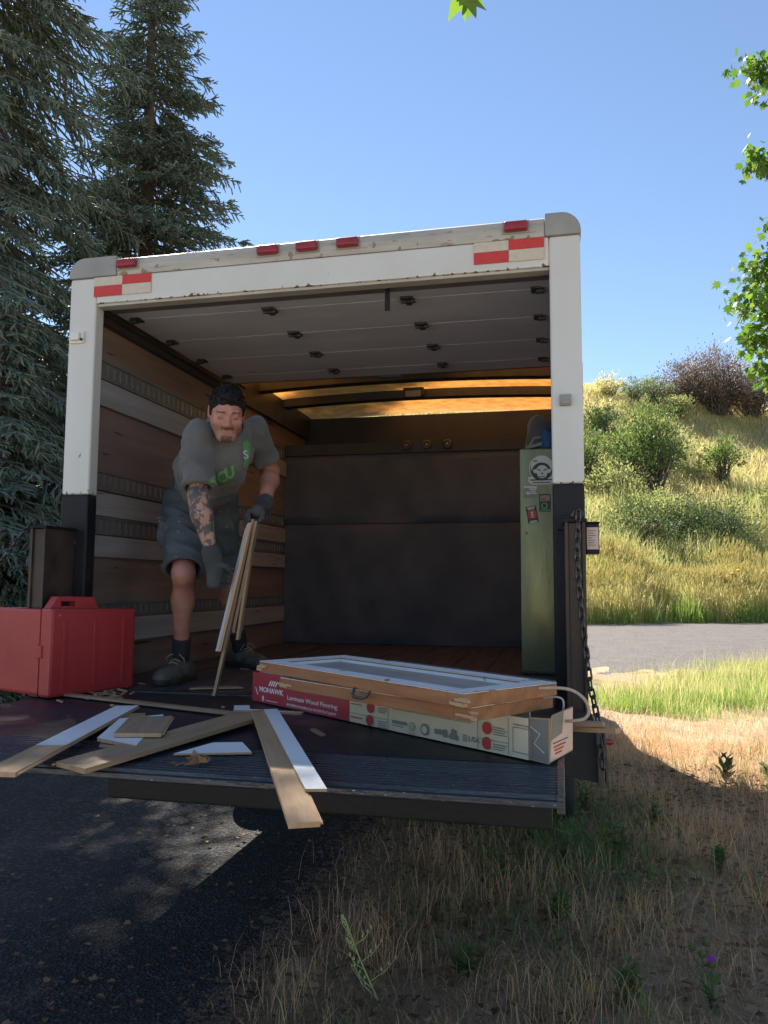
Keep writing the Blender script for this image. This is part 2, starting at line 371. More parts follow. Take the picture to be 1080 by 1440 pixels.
def asphalt_material(name, base, light, stone, sc, dirt=False):
    m = bpy.data.materials.new(name); t, N, L, P = nodes_of(m)
    P.inputs['Roughness'].default_value = .82; P.inputs['Specular IOR Level'].default_value = .35
    tc = N.new('ShaderNodeTexCoord')
    vo = N.new('ShaderNodeTexVoronoi'); vo.inputs['Scale'].default_value = sc; L.new(tc.outputs['Object'], vo.inputs['Vector'])
    n1 = N.new('ShaderNodeTexNoise'); n1.inputs['Scale'].default_value = 1.7; n1.inputs['Detail'].default_value = 8; L.new(tc.outputs['Object'], n1.inputs['Vector'])
    r1 = N.new('ShaderNodeValToRGB'); r1.color_ramp.elements[0].position = .35; r1.color_ramp.elements[1].position = .68
    r1.color_ramp.elements[0].color = (*base, 1); r1.color_ramp.elements[1].color = (*light, 1); L.new(n1.outputs['Fac'], r1.inputs[0])
    sp = N.new('ShaderNodeSeparateColor'); L.new(vo.outputs['Color'], sp.inputs[0])
    r2 = N.new('ShaderNodeValToRGB'); r2.color_ramp.elements[0].position = .72; r2.color_ramp.elements[1].position = .95
    r2.color_ramp.elements[0].color = (0, 0, 0, 1); r2.color_ramp.elements[1].color = (1, 1, 1, 1); L.new(sp.outputs[0], r2.inputs[0])
    mx = N.new('ShaderNodeMix'); mx.data_type = 'RGBA'; L.new(r2.outputs[0], mx.inputs[0]); L.new(r1.outputs[0], mx.inputs[6]); mx.inputs[7].default_value = (*stone, 1)
    col = mx.outputs[2]
    if dirt:
        # soil and thatch trodden over the broken right-hand edge
        sx = N.new('ShaderNodeSeparateXYZ'); L.new(tc.outputs['Object'], sx.inputs[0])
        mr = N.new('ShaderNodeMapRange'); mr.inputs[1].default_value = -.60; mr.inputs[2].default_value = .02; mr.inputs[3].default_value = .80; mr.inputs[4].default_value = .34; L.new(sx.outputs[0], mr.inputs[0])
        n3 = N.new('ShaderNodeTexNoise'); n3.inputs['Scale'].default_value = 26; n3.inputs['Detail'].default_value = 7; n3.inputs['Roughness'].default_value = .72; L.new(tc.outputs['Object'], n3.inputs['Vector'])
        sb = N.new('ShaderNodeMath'); sb.operation = 'SUBTRACT'; L.new(n3.outputs['Fac'], sb.inputs[0]); L.new(mr.outputs[0], sb.inputs[1])
        m2 = N.new('ShaderNodeMapRange'); m2.inputs[1].default_value = 0; m2.inputs[2].default_value = .06; L.new(sb.outputs[0], m2.inputs[0])
        mz = N.new('ShaderNodeMix'); mz.data_type = 'RGBA'; L.new(m2.outputs[0], mz.inputs[0]); L.new(col, mz.inputs[6]); mz.inputs[7].default_value = (.21, .135, .085, 1); col = mz.outputs[2]
    L.new(col, P.inputs['Base Color'])
    n2 = N.new('ShaderNodeTexNoise'); n2.inputs['Scale'].default_value = sc*.7; n2.inputs['Detail'].default_value = 6; L.new(tc.outputs['Object'], n2.inputs['Vector'])
    ad = N.new('ShaderNodeMath'); ad.operation = 'ADD'; L.new(n2.outputs['Fac'], ad.inputs[0]); L.new(vo.outputs['Distance'], ad.inputs[1])
    bp = N.new('ShaderNodeBump'); bp.inputs['Strength'].default_value = 1; bp.inputs['Distance'].default_value = .018
    L.new(ad.outputs[0], bp.inputs['Height']); L.new(bp.outputs[0], P.inputs['Normal'])
    return m

soil = soil_material()
asphalt = asphalt_material('crumbling_asphalt', (.022, .022, .024), (.038, .037, .037), (.09, .085, .08), 70, True)
bounce_gravel = asphalt_material('bounce_gravel', (.50, .49, .47), (.60, .58, .55), (.6, .58, .54), 30)
gravel_road = asphalt_material('gravel_road', (.095, .086, .08), (.13, .117, .108), (.22, .20, .19), 40)

xs = np.unique(np.round(np.concatenate([np.arange(-400, -60, 20), np.arange(-60, -8, 2), np.arange(-8, .2, .5), np.arange(.2, 5, .07), np.arange(5, 12, .35), np.arange(12, 60, 1.2), np.arange(60, 420, 20)]), 3))
ys = np.unique(np.round(np.concatenate([np.arange(-300, -20, 20), np.arange(-20, -2, 1.5), np.arange(-2, 9, .07), np.arange(9, 24, .5), np.arange(24, 75, .8), np.arange(75, 420, 15)]), 3))
tag(sheet('ground', xs, ys, ground_h, soil), kind='structure')

# asphalt drive: broken right-hand edge
def drive_edge(y): return -.02 + .05*math.sin(y*1.9+.7) + .035*math.sin(y*5.3) + .02*math.sin(y*13.1) + .016*math.sin(y*31.7+1) + .013*math.sin(y*57.3) + .03*noise.noise((y*9, 0, 0)) + (.10 if y < -.2 else 0)*min(1, -y)
mb = MB(); yy = np.arange(-3.6, 12.01, .03); top = []
for y in yy: top.append((drive_edge(y), y))
vs = []; fs = []
for (x, y) in top: vs += [(-9.0, y, .010), (x-.12, y, .010), (x, y, .002)]
for i in range(len(top)-1):
    for k in range(2): fs.append((3*i+k, 3*i+k+1, 3*i+k+4, 3*i+k+3))
mb.add(vs, fs)
tag(mb.obj('driveway', asphalt), kind='structure')
# pale gravel yard added unseen behind the camera to bounce light into the truck, and the gravel road whose mouth opens behind the truck
bounce_yard = []
for k in range(60):
    a = 2*PI*k/60; bounce_yard.append((-3+12*math.cos(a)*(1+.05*math.sin(5*a)), -13.6+9.6*math.sin(a)*(1+.03*math.sin(7*a))))
mb = MB(); mb.add([(x, y, .007) for x, y in bounce_yard], [tuple(range(60))])
tag(mb.obj('bounce_gravel_yard', bounce_gravel), kind='structure')
near_edge = [(-60, -30), (-20, -6), (-6, 2.0), (.3, 5.6), (1.35, 7.0), (2.15, 8.4), (3.5, 10.9), (5.4, 13.9), (8, 17.3), (12, 21.4), (20, 26.2), (60, 50)]
def edge_at(k, n):
    L = [0]
    for a, b in zip(near_edge[:-1], near_edge[1:]): L.append(L[-1]+math.hypot(b[0]-a[0], b[1]-a[1]))
    return L
xs_e = np.concatenate([np.linspace(a[0], b[0], 14, endpoint=False) for a, b in zip(near_edge[:-1], near_edge[1:])]); ys_e = np.concatenate([np.linspace(a[1], b[1], 14, endpoint=False) for a, b in zip(near_edge[:-1], near_edge[1:])])
vs = []; fs = []
for i, (x, y) in enumerate(zip(xs_e, ys_e)):
    x += .14*math.sin(i*1.7)+.08*math.sin(i*4.1)
    s_ = float(hill_s(x, y)); fx, fy = x-HN[0]*s_, y-HN[1]*s_; w_ = -.25-.25*math.sin(i*.9)-.12*math.sin(i*2.7)
    fx += HN[0]*w_; fy += HN[1]*w_
    for k in range(4): vs.append((x+(fx-x)*k/3, y+(fy-y)*k/3, .014 if k in (1, 2) else .008))
n = len(xs_e)
for i in range(n-1):
    for k in range(3): fs.append((4*i+k, 4*i+4+k, 4*i+5+k, 4*i+k+1))
mb = MB(); mb.add(vs, fs)
tag(mb.obj('road', gravel_road), kind='structure')
# ------------------------------------------------------------------ the box truck
T = empty('box_truck', (0, 1.6, 0))
tag(T, 'white box truck with its roll-up rear door open and liftgate lowered level', 'truck')
W = 1.1; H = 2.757
def tp(name, mb, mats, bevel=0, parent=T, seg=2): return mb.obj(name, mats, parent, bevel, seg=seg)

# body shell
for sx in (-1, 1):
    x0, x1 = (-W, -1.06) if sx < 0 else (1.06, W)
    tp('side_wall', MB().box(x0, x1, .07, 3.3, .80, H), white_paint)
tp('side_tape', MB().box(W+.001, W+.004, .10, .30, 2.12, 2.28), tape_red)
tp('front_wall', MB().box(-1.058, 1.058, 3.2, 3.28, .80, 2.36), white_paint)
tp('cab_overhang', MB().prism([(3.30, 2.10), (3.30, H+.02), (4.15, H+.0), (4.45, 2.62), (4.5, 2.35), (4.30, 2.14)], 'x', -1.08, 1.08), white_paint, .03)
# roof skin, gently arched, one thin sheet of amber fibreglass
def roof_z(x): return 2.795 + .03*(1-(x/1.06)**2)
mb = MB(); n = 12; vs = []; fs = []
rx = [-1.06+2.12*i/n for i in range(n+1)]
for y in (.075, 3.29):
    for x in rx: vs.append((x, y, roof_z(x)))
for i in range(n): fs.append((i, i+1, n+2+i, n+1+i))
mb.add(vs, fs, 0, True)
tp('roof', mb, amber)
for y in (.42, .93, 1.40, 2.03, 2.53):
    mb = MB(); b = .045
    pts = [(x, roof_z(x)-.003) for x in rx] + [(x, roof_z(x)-.062) for x in reversed(rx)]
    vs = [(p[0], y-b, p[1]) for p in pts] + [(p[0], y+b, p[1]) for p in pts]; m2 = len(pts); fs = []
    for i in range(n):
        a, c = i, m2-1-i
        fs += [(a, a+1, c-1, c), (m2+c, m2+c-1, m2+a+1, m2+a), (c, c-1, m2+c-1, m2+c), (a+1, a, m2+a, m2+a+1)]
    mb.add(vs, fs)
    tp('roof_bow', mb, dark_steel)
for sx in (-1, 1):
    x0, x1 = sorted((sx*1.058, sx*1.012))
    tp('roof_rail', MB().box(x0, x1, .075, 3.19, 2.60, 2.79), dark_steel)
# dome light between two bows
dl = tp('dome_light', MB().box(-.075, .075, 2.40, 2.52, 2.755, 2.818), dark_steel, .01)
tp('light_lens', MB().box(-.055, .055, 2.385, 2.41, 2.745, 2.79), grey_light, .006, dl)

# rear frame: two posts (white above, black below), header, top rail, corner caps
SPL = 1.793
for x0, x1 in ((-1.1, -.970), (.983, 1.1)):
    tp('corner_post', MB().box(x0, x1, 0, .068, SPL+.001, H), post_paint, .012, seg=3)
    tp('lower_post', MB().box(x0, x1, -.002, .068, .80, SPL), black_paint, .010, seg=3)
tp('header', MB().box(-.969, .982, .002, .066, 2.640, 2.756), header_paint, .006)
tp('header_lip', MB().box(-.968, .981, .012, .064, 2.628, 2.639), rail_alu)
tr = [(.0, 2.758), (-.004, 2.80), (.006, 2.832), (.03, 2.846), (.07, 2.850), (.07, 2.758)]
tp('top_rail', MB().prism(tr, 'x', -.872, .967), rail_dirty, .003)
for sx, xa in ((-1, -.873), (1, .968)):
    prof = [(xa, 2.758), (xa, 2.848)]
    for k in range(9):
        a = PI/2*k/8
        prof.append((sx*(W+.004-.075) + sx*.075*math.sin(a), 2.770+.078*math.cos(a)))
    prof.append((sx*(W+.004), 2.758))
    if sx > 0: prof = prof[::-1]
    tp('corner_cap', MB().prism(prof, 'y', -.008, .085), cap_grey, .006)
for x in (-.818, -.166, .006, .180, .858):
    ml = tp('marker_light', MB().box(x-.046, x+.046, -.030, .0, 2.784, 2.822), lens_red, .011, seg=3)
    tp('light_base', MB().box(x-.052, x+.052, -.006, -.0045, 2.778, 2.828), cap_grey, 0, ml)
for xl, xr, sl_ in ((-.980, -.705, 1), (.694, .965, 1)):
    xm = (xl+xr)/2; zb, zm, zt = 2.668, 2.7145, 2.761
    d = tp('checker_tape', MB().box(xl, xm-.0005, -.0035, .0, zb, zm-.0005).box(xm+.0005, xr, -.0035, .0, zm+.0005, zt-.006), tape_red)
    tp('pale_square', MB().box(xl, xm-.0005, -.0035, .0, zm+.0005, zt-.006).box(xm+.0005, xr, -.0035, .0, zb, zm-.0005), tape_cream, 0, d)
lt = tp('latch_bracket', MB().box(-1.088, -1.018, -.012, .0, 2.462, 2.515).box(-1.075, -1.03, -.03, -.012, 2.472, 2.506), white_paint, .004)
for bx_, bz_ in ((-1.082, 2.502), (-1.024, 2.476)): tp('bolt', MB().lathe([(.006, 0), (.006, .008)], frame((bx_, -.012, bz_), (1, 0, 0), ez=(0, -1, 0)), 8), dark_steel, 0, lt)
tp('side_reflector', MB().box(1.014, 1.057, -.018, .0, 2.088, 2.130).box(1.018, 1.053, -.024, -.018, 2.092, 2.107), cap_grey, .003)

# roll-up door, stowed under the roof
ys_ = [.172, .268, .612, .956, 1.296, 1.470]
for a, b in zip(ys_[:-1], ys_[1:]):
    pn = tp('door_panel', MB().box(-.985, .990, a+.003, b-.003, 2.655, 2.682), door_board, .001)
tp('seam_light_stop', MB().box(-.985, .99, .115, 1.47, 2.6825, 2.686), dark_steel)  # added dark sheet: stops light coming through the gaps between panels
def hinge(x, y):
    return MB().box(x-.028, x+.028, y-.034, y+.034, 2.646, 2.6545).tube([(x-.03, y, 2.643), (x+.03, y, 2.643)], .008, 6).box(x-.012, x+.012, y-.045, y+.045, 2.640, 2.646)
for y in ys_[1:5]:
    for x in (-.262, .376):
        tp('door_hinge', hinge(x, y), dark_steel)
    for x in (-.925, .925):
        tp('door_roller', MB().box(x-.02, x+.02, y-.03, y+.03, 2.646, 2.6545).tube([(x, y, 2.645), (x+.035*np.sign(x), y, 2.645)], .013, 8), dark_steel)
for sx in (-1, 1):
    x0, x1 = sorted((sx*.994, sx*1.006)); x2, x3 = sorted((sx*1.006, sx*1.011))
    tp('door_track', MB().box(x0, x1, .07, 1.75, 2.632, 2.638).box(x2, x3, .07, 1.75, 2.632, 2.70).box(x0, x1, .07, 1.75, 2.695, 2.70), dark_steel)
tp('door_end_rail', MB().box(-.985, .99, 1.471, 1.485, 2.654, 2.685).box(-.05, .10, 1.474, 1.495, 2.642, 2.6535), dark_steel)
tp('door_seal', MB().box(-.985, .99, .075, .170, 2.650, 2.672), track_steel, .002)
tp('spring_shaft', MB().tube([(-.96, .115, 2.705), (.975, .115, 2.705)], .026, 10), dark_steel)
tp('pull_strap', MB().box(.312, .334, .098, .103, 2.545, 2.640), black_paint, .001)

# load space: floor boards, left wall with cargo tracks, right wall, front bulkhead with attic
sub = MB().box(-1.059, 1.059, .07, 3.19, .90, .944)
tp('floor_frame', sub, dark_steel)
nb = 10
for i in range(nb):
    x0 = -1.044+i*.2088; tp('floor_board', MB().box(x0+.0015, x0+.2073, .072, 2.655, .945, .9685+.0012*math.sin(i*2.3)), floor_wood, .002)
tp('rear_sill', MB().box(-.969, .982, -.001, .070, .80, .9705), tread, .004)
zs = [(.971, 1.135), (1.242, 1.262), (1.33, 1.53), (1.825, 1.838), (1.93, 2.215), (2.445, 2.72)]
tp('wall_panel', MB().box(-1.059, -1.046, .071, 2.655, .97, 2.72), ply_red)
tp('wall_panel', MB().box(1.046, 1.059, .071, 2.655, .97, 2.72), ply_red)
for sx in (-1, 1):
    x0, x1 = sorted((sx*1.046, sx*1.059)); tp('attic_side', MB().box(x0, x1, 2.657, 3.15, 2.36, 2.72), ply_red)
for z0, z1 in ((1.135, 1.248), (1.53, 1.628), (1.718, 1.826), (2.222, 2.340)):
    tp('rub_rail', MB().box(-1.045, -1.024, .072, 2.62, z0, z1), plank_grey, .003)
    tp('rub_rail', MB().box(1.024, 1.045, .072, 2.62, z0, z1), plank_grey, .003)
for z0, z1 in ((1.255, 1.325), (1.634, 1.716), (1.836, 1.926), (2.348, 2.440)):
    tk = tp('cargo_track', MB().box(-1.045, -1.036, .075, 2.60, z0, z1).box(-1.036, -1.030, .075, 2.60, z0, z0+.010).box(-1.036, -1.030, .075, 2.60, z1-.010, z1), track_steel)
    mb = MB(); y = .10; zc = (z0+z1)/2; hh = (z1-z0)*.30
    while y < 2.58:
        mb.box(-1.0355, -1.0325, y, y+.013, zc-hh, zc+hh); y += .0525
    so_ = tp('track_slot', mb, steel_zinc, 0, tk); so_['kind'] = 'stuff'
# bulkhead: two blanket-covered panels, attic shelf and back
def soft_panel(z0, z1, ph):
    n, m = 70, 24; vs = []; fs = []
    for i in range(n+1):
        for j in range(m+1):
            x = -1.044+2.088*i/n; z = z0+(z1-z0)*j/m
            d = .020*math.sin(x*5.2+ph+.8*math.sin(z*3.1+ph)) + .012*math.sin(x*11.1-z*4+ph*2)*math.sin(z*3+ph) + .006*math.sin(x*23+z*9)
            e = min(j, m-j)/2.0
            vs.append((x, 2.66 - .018*min(1, e) + d*min(1, e), z))
    for i in range(n):
        for j in range(m): a = i*(m+1)+j; fs.append((a, a+m+1, a+m+2, a+1))
    return MB().add(vs, fs, 0, True)
tp('bulkhead_blanket', soft_panel(.972, 1.858, .4), quilt)
tp('bulkhead_blanket', soft_panel(1.864, 2.385, 2.4), quilt)
tp('bulkhead', MB().box(-1.045, 1.045, 2.684, 2.71, .946, 2.36), bulkhead)
tp('attic_shelf', MB().box(-1.045, 1.045, 2.64, 3.14, 2.388, 2.412), bulkhead, .004)
tp('attic_lip', MB().box(-1.045, 1.045, 2.632, 2.654, 2.385, 2.470), bulkhead, .003)
tp('attic_back', MB().box(-1.045, 1.045, 3.12, 3.14, 2.413, 2.775), bulkhead)
for u in (-.089, .062, .214):
    kb = tp('tie_ring', MB().lathe([(.034, 0), (.036, .012), (.030, .022), (.018, .022), (.016, .010)], frame((u, 2.631, 2.437), (1, 0, 0), ez=(0, -1, 0)), 16), dark_steel)
    tp('ring_stud', MB().lathe([(.010, 0), (.010, .014), (.004, .018)], frame((u, 2.622, 2.437), (1, 0, 0), ez=(0, -1, 0)), 10), steel_zinc, 0, kb)

# liftgate: posts, platform, chains, gusset, cross beam
for sx in (-1, 1):
    x0, x1 = sorted((sx*1.024, sx*1.094))
    mb = MB().box(x0, x0+.012, -.20, -.004, .96, 1.634).box(x1-.012, x1, -.20, -.004, .96, 1.634).box(x0+.012, x1-.012, -.19, -.175, .96, 1.632).box(x0+.012, x1-.012, -.03, -.006, .96, 1.63)
    lp = tp('liftgate_post', mb, rusty_steel, .002)
    tp('post_cap', MB().box(x0-.006, x1+.006, -.205, -.004, 1.634, 1.646), black_paint, .002, lp)
    tp('chain_eye', MB().tube([(sx*1.07+.02*math.cos(a), -.19, 1.655+.022*math.sin(a)) for a in [PI*k/8 for k in range(9)]], .006, 6), chain_steel, 0, lp)
hk = tp('post_hook', MB().box(1.000, 1.046, -.03, -.004, 1.62, 1.672).box(1.008, 1.038, -.034, -.030, 1.632, 1.662), black_paint, .004)
mb = MB().box(-1.02, 1.008, -.912, -.004, .940, .966).box(-1.02, 1.008, -1.208, -.912, .940, .958)
P_ = tp('liftgate_platform', mb, deck, .004)
mb = MB()
for k in range(12):
    y = -1.204+k*.0242
    mb.prism([(y, .958), (y+.003, .9665), (y+.012, .9665), (y+.016, .958)], 'x', -1.016, .992)
tp('tread_rib', mb, tread, 0, P_)
tp('end_strip', MB().box(  .9925, 1.010, -1.210, -.30, .930, .972), tread, .003, P_)
tp('front_lip', MB().box(-1.02, 1.008, -1.214, -1.2085, .943, .957), tread, .002, P_)
tp('cross_beam', MB().box(-.248, .98, -.93, -.85, .812, .868).box(-.20, -.12, -.86, .1, .82, .86).box(.72, .80, -.86, .1, .82, .86), black_paint, .006)
gs = tp('side_gusset', MB().prism([(1.012, .800), (1.128, .780), (1.122, .94), (1.098, 1.004), (1.012, 1.004)], 'y', -.30, -.288), deck, .002)
tp('gusset_flange', MB().prism([(1.116, .778), (1.134, .776), (1.128, .945), (1.110, .95)], 'y', -.345, -.301).prism([(1.140, .778), (1.150, .778), (1.140, .95), (1.131, .95)], 'y', -.34, -.25), dark_steel, .002, gs)
tp('bolt', MB().lathe([(.011, 0), (.011, .02), (.006, .026)], frame((1.14, -.30, .915), (0, 1, 0), ez=(1, 0, 0)), 10), lens_red, 0, gs)
def link_mesh():
    mb = MB(); pts = []
    a, b = .0085, .0125
    for k in range(16):
        th = 2*PI*k/16; pts.append((a*math.cos(th), 0, a*math.sin(th) + (b if math.sin(th) >= 0 else -b)))
    pts.append(pts[0]); mb.tube(pts, .0036, 6, cap=False)
    return mb.mesh('chain_link', chain_steel)
LM = link_mesh()
def chain(path, name='chain'):
    path = [Vector(p) for p in path]
    c = empty(name, path[0]); c.parent = T; c.matrix_parent_inverse = PARENT_INV(T)
    seg = [(path[i+1]-path[i]).length for i in range(len(path)-1)]; tot = sum(seg); pitch = .0335; d = 0; k = 0
    while d < tot:
        q = d; i = 0
        while i < len(seg)-1 and q > seg[i]: q -= seg[i]; i += 1
        dr = (path[i+1]-path[i]).normalized(); p = path[i] + dr*q
        M = frame(p, Vector((1, 0, 0)) if abs(dr.x) < .9 else Vector((0, 1, 0)), ez=dr)
        ez = dr; ex = Vector((math.cos(k*PI/2+.5), math.sin(k*PI/2+.5), 0)); ex = (ex-ez*ex.dot(ez)).normalized(); ey = ez.cross(ex)
        M = Matrix(((ex.x, ey.x, ez.x, p.x), (ex.y, ey.y, ez.y, p.y), (ex.z, ey.z, ez.z, p.z), (0, 0, 0, 1)))
        link('chain_link', LM, c, M); d += pitch; k += 1
    return c
chain([(1.070, -.222, 1.655), (1.064, -.225, 1.50), (1.076, -.225, 1.32), (1.088, -.225, 1.2), (1.10, -.235, 1.08), (1.118, -.32, .985), (1.128, -.36, .86)])
chain([(-1.075, -.21, 1.665), (-1.062, -.50, 1.40), (-1.045, -.80, 1.13), (-1.035, -.95, .99)])
lb = tp('lamp_box', MB().box(1.097, 1.142, -.15, -.05, 1.526, 1.632).box(1.094, 1.145, -.156, -.045, 1.632, 1.638), black_paint, .004)
tp('paper_label', MB().box(1.100, 1.139, -.1525, -.1505, 1.541, 1.618), label_pink, 0, lb)
mb = MB()
for k, (a, b) in enumerate([(.003, .030), (.003, .022), (.003, .028), (.003, .018), (.003, .026), (.003, .024), (.003, .029)]):
    mb.box(1.101+a, 1.101+b, -.1533, -.1526, 1.605-k*.0085, 1.608-k*.0085)
tp('label_print', mb, ink_grey, 0, lb)

# running gear and cab
tp('chassis', MB().box(-.42, -.34, .1, 6.1, .62, .79).box(.34, .42, .1, 6.1, .62, .79).box(-.9, .9, .35, .45, .66, .79).box(-.9, .9, 2.9, 3.0, .66, .79).box(-.6, .6, 1.94, 2.06, .33, .43), dark_steel)
tp('underbody', MB().box(-1.09, 1.09, .072, 3.28, .795, .899), dark_steel)
def wheel(x, y, w):
    Mx = frame((x-w/2, y, .362), (0, 1, 0), ez=(1, 0, 0))
    t = tp('wheel', MB().lathe([(.20, .02), (.30, .0), (.345, .02), (.362, .05), (.362, w-.05), (.345, w-.02), (.30, w), (.20, w-.02)], Mx, 28), tyre_rubber)
    tp('rim', MB().lathe([(.02, .03), (.19, .05), (.205, .012), (.205, w-.012), (.19, w-.05), (.02, w-.03)], Mx, 24), cap_grey, 0, t)
for x in (-.97, -.72, .72, .97): wheel(x, 2.0, .21)
for x in (-.86, .86): wheel(x, 5.35, .22)
cabp = [(3.42, .55), (3.42, 2.06), (4.05, 2.06), (4.30, 1.98), (5.00, 1.30), (6.25, 1.14), (6.38, .95), (6.40, .50), (5.8, .48), (5.72, .80), (5.35, .86), (4.98, .80), (4.90, .48)]
cb = tp('cab', MB().prism(cabp[::-1], 'x', -.93, .93), white_paint, .03)
tp('windshield', MB().box(-.78, .78, -.004, .004, 0, .86, M=frame((0, 4.985, 1.345), (1, 0, 0), ez=(0, -.69, .67))), pane_glass, 0, cb)
for sx in (-1, 1):
    x0, x1 = sorted((sx*.931, sx*.936))
    tp('door_window', MB().prism([(3.6, 1.38), (3.6, 1.95), (4.22, 1.95), (4.80, 1.38)], 'x', x0, x1), pane_glass, 0, cb)
# ------------------------------------------------------------------ things on the platform and in the load space
def flat_text(name, txt, size, M, mat, parent, extr=.0004, align='LEFT', shear=0, bold=0, width=None):
    me = text_mesh(txt, size, extr, align, shear, bold, width); me.materials.append(mat)
    return link(name, me, parent, M)

# red tool case standing on its edge
N_ = Vector((-.918, -.285, .9705)); ex = Vector((.10, .262, 0)).normalized(); ey = Vector((-ex.y, ex.x, 0))
RC = empty('tool_case', N_); RC.rotation_euler = (0, 0, math.atan2(ex.y, ex.x))
tag(RC, 'big red plastic tool case standing upright beside the truck doorway', 'tool case')
MC = frame(N_, ex, ey)
L_, T_, H_ = .400, .072, .345
def rc(name, mb, mat, bevel=0, parent=RC): return mb.obj(name, mat, parent, bevel, MC)
rc('case_half', MB().prism([(0, 0), (L_, .0), (L_, H_-.012), (.0, H_)], 'y', 0, T_-.002), red_plastic, .012)
rc('case_half', MB().prism([(0, .004), (L_, .004), (L_, H_-.016), (.0, H_-.004)], 'y', T_+.002, T_+.36), red_plastic, .012)
hp = [(.02, H_-.006), (.055, H_+.045), (.225, H_+.040), (.250, H_-.014)]
hd = MB()
hd.prism([(.02, H_-.012), (.058, H_+.044), (.075, H_+.044), (.075, H_-.012)], 'y', .05, .095)
hd.prism([(.085+.055, H_-.012), (.085+.055, H_+.043), (.225, H_+.040), (.255, H_-.018)], 'y', .05, .095)
hd.prism([(.0755, H_+.024), (.0755, H_+.044), (.1395, H_+.043), (.1395, H_+.023)], 'y', .05, .095)
hd.prism([(.0755, H_-.012), (.0755, H_+.006), (.1395, H_+.005), (.1395, H_-.013)], 'y', .05, .095)
rc('handle', hd, red_plastic, .003)
for xx in (.06, .20, .34):
    rc('rib', MB().box(xx-.008, xx+.008, -.004, .001, .03, H_-.05), red_plastic, .002)
rc('latch', MB().box(-.006, .004, T_-.022, T_+.024, .15, .20), red_plastic, .003)

# green cabinet against the right wall, with stickers on its door
CB = empty('cabinet', (.92, 1.35, .97))
tag(CB, 'tall dull green metal cabinet with four stickers, inside the truck', 'cabinet')
def cp(name, mb, mats, bevel=0, parent=CB): return mb.obj(name, mats, parent, bevel)
cp('cabinet_body', MB().box(.812, 1.020, 1.042, 1.45, .972, 2.110), cabinet_green, .006)
dr = cp('cabinet_door', MB().box(.814, 1.018, 1.020, 1.0405, .985, 2.104), cabinet_green, .004)
cp('keyhole', MB().lathe([(.005, 0), (.005, .004)], frame((.843, 1.02, 1.675), (1, 0, 0), ez=(0, -1, 0)), 10), ink_black, 0, dr)
YS = 1.0192
def sticker(name, poly, mat, label=None, lvl=0):
    o = cp(name, MB().prism(poly, 'y', YS-.0006-lvl*.0006, YS-.0001-lvl*.0006+.0), mat, 0, dr)
    if label: o['label'] = label
    return o
def ell(cx, cz, rx, rz, n=24, a0=0, a1=2*PI): return [(cx+rx*math.cos(a0+(a1-a0)*k/(n-(a1-a0 < 6.2))), cz+rz*math.sin(a0+(a1-a0)*k/(n-(a1-a0 < 6.2)))) for k in range(n)]
def rotp(poly, c, a): return [(c[0]+(x-c[0])*math.cos(a)-(z-c[1])*math.sin(a), c[1]+(x-c[0])*math.sin(a)+(z-c[1])*math.cos(a)) for x, z in poly]
def layers(name, items, label):
    """flat printed sticker: list of (polygon, material, level) in one mesh"""
    mats = []; mb = MB()
    for poly, mat, lv in items:
        if mat not in mats: mats.append(mat)
        mb.prism(poly, 'y', YS-.0004*(lv+1), YS-.0001-.0004*lv, mats.index(mat))
    o = cp(name, mb, mats, 0, dr); o['label'] = label
    return o
ink_pale = pm('pale_ink', (.56, .58, .55), rough=.5)
ink_skin = pm('sepia_ink', (.30, .24, .17), rough=.6)
gx, gz = .922, 1.991
helm = ell(gx, gz+.012, .062, .066)
ring = [(gx-.064, gz-.030), (gx-.068, gz-.052), (gx-.050, gz-.070), (gx+.046, gz-.070), (gx+.064, gz-.052), (gx+.060, gz-.030)]
it = [(helm, ink_pale, 0), (ring, ink_pale, 1), (ell(gx, gz+.010, .057, .061), ink_black, 2), (ell(gx, gz+.020, .053, .052), ink_pale, 3),
      (ell(gx, gz-.002, .047, .044), ink_black, 4), (ell(gx+.003, gz-.002, .030, .030), ink_pale, 6), (ell(gx+.003, gz-.022, .023, .017), ink_pale, 7),
      (ell(gx-.032, gz-.002, .009, .011, 12), ink_pale, 5), (ell(gx+.038, gz-.002, .009, .011, 12), ink_pale, 5),
      ([(gx-.018, gz+.010), (gx-.004, gz+.003), (gx-.004, gz-.002), (gx-.020, gz+.004)], ink_black, 8), ([(gx+.025, gz+.010), (gx+.010, gz+.003), (gx+.010, gz-.002), (gx+.027, gz+.004)], ink_black, 8),
      ([(gx-.004, gz-.012), (gx+.010, gz-.012), (gx+.006, gz-.019), (gx, gz-.019)], ink_black, 8), ([(gx-.013, gz-.029), (gx+.019, gz-.028), (gx+.017, gz-.0315), (gx-.011, gz-.0325)], ink_black, 8),
      ([(gx-.058, gz-.044), (gx+.054, gz-.044), (gx+.052, gz-.050), (gx-.056, gz-.050)], ink_black, 8), ([(gx-.048, gz-.058), (gx+.045, gz-.058), (gx+.042, gz-.063), (gx-.045, gz-.063)], ink_black, 8),
      (ell(gx-.030, gz+.050, .012, .006, 10), ink_grey, 8)]
layers('ape_sticker', [(p[::1], m_, l) for p, m_, l in it], 'round black and white sticker of an ape in a space helmet')
sx0, sx1, sz0, sz1 = .834, .899, 1.854, 1.915
it = [([(sx0, sz0), (sx1, sz0), (sx1, sz1-.003), (sx0, sz1)], ink_grey, 0), ([(sx0, sz1-.012), (sx1, sz1-.014), (sx1, sz1-.003), (sx0, sz1)], ink_pale, 1),
      (ell(sx0+.014, sz1-.020, .009, .011, 14), ink_skin, 2), ([(sx0+.004, sz0+.028), (sx0+.018, sz0+.014), (sx0+.028, sz0+.020), (sx0+.022, sz0+.036)], ink_pale, 2)]
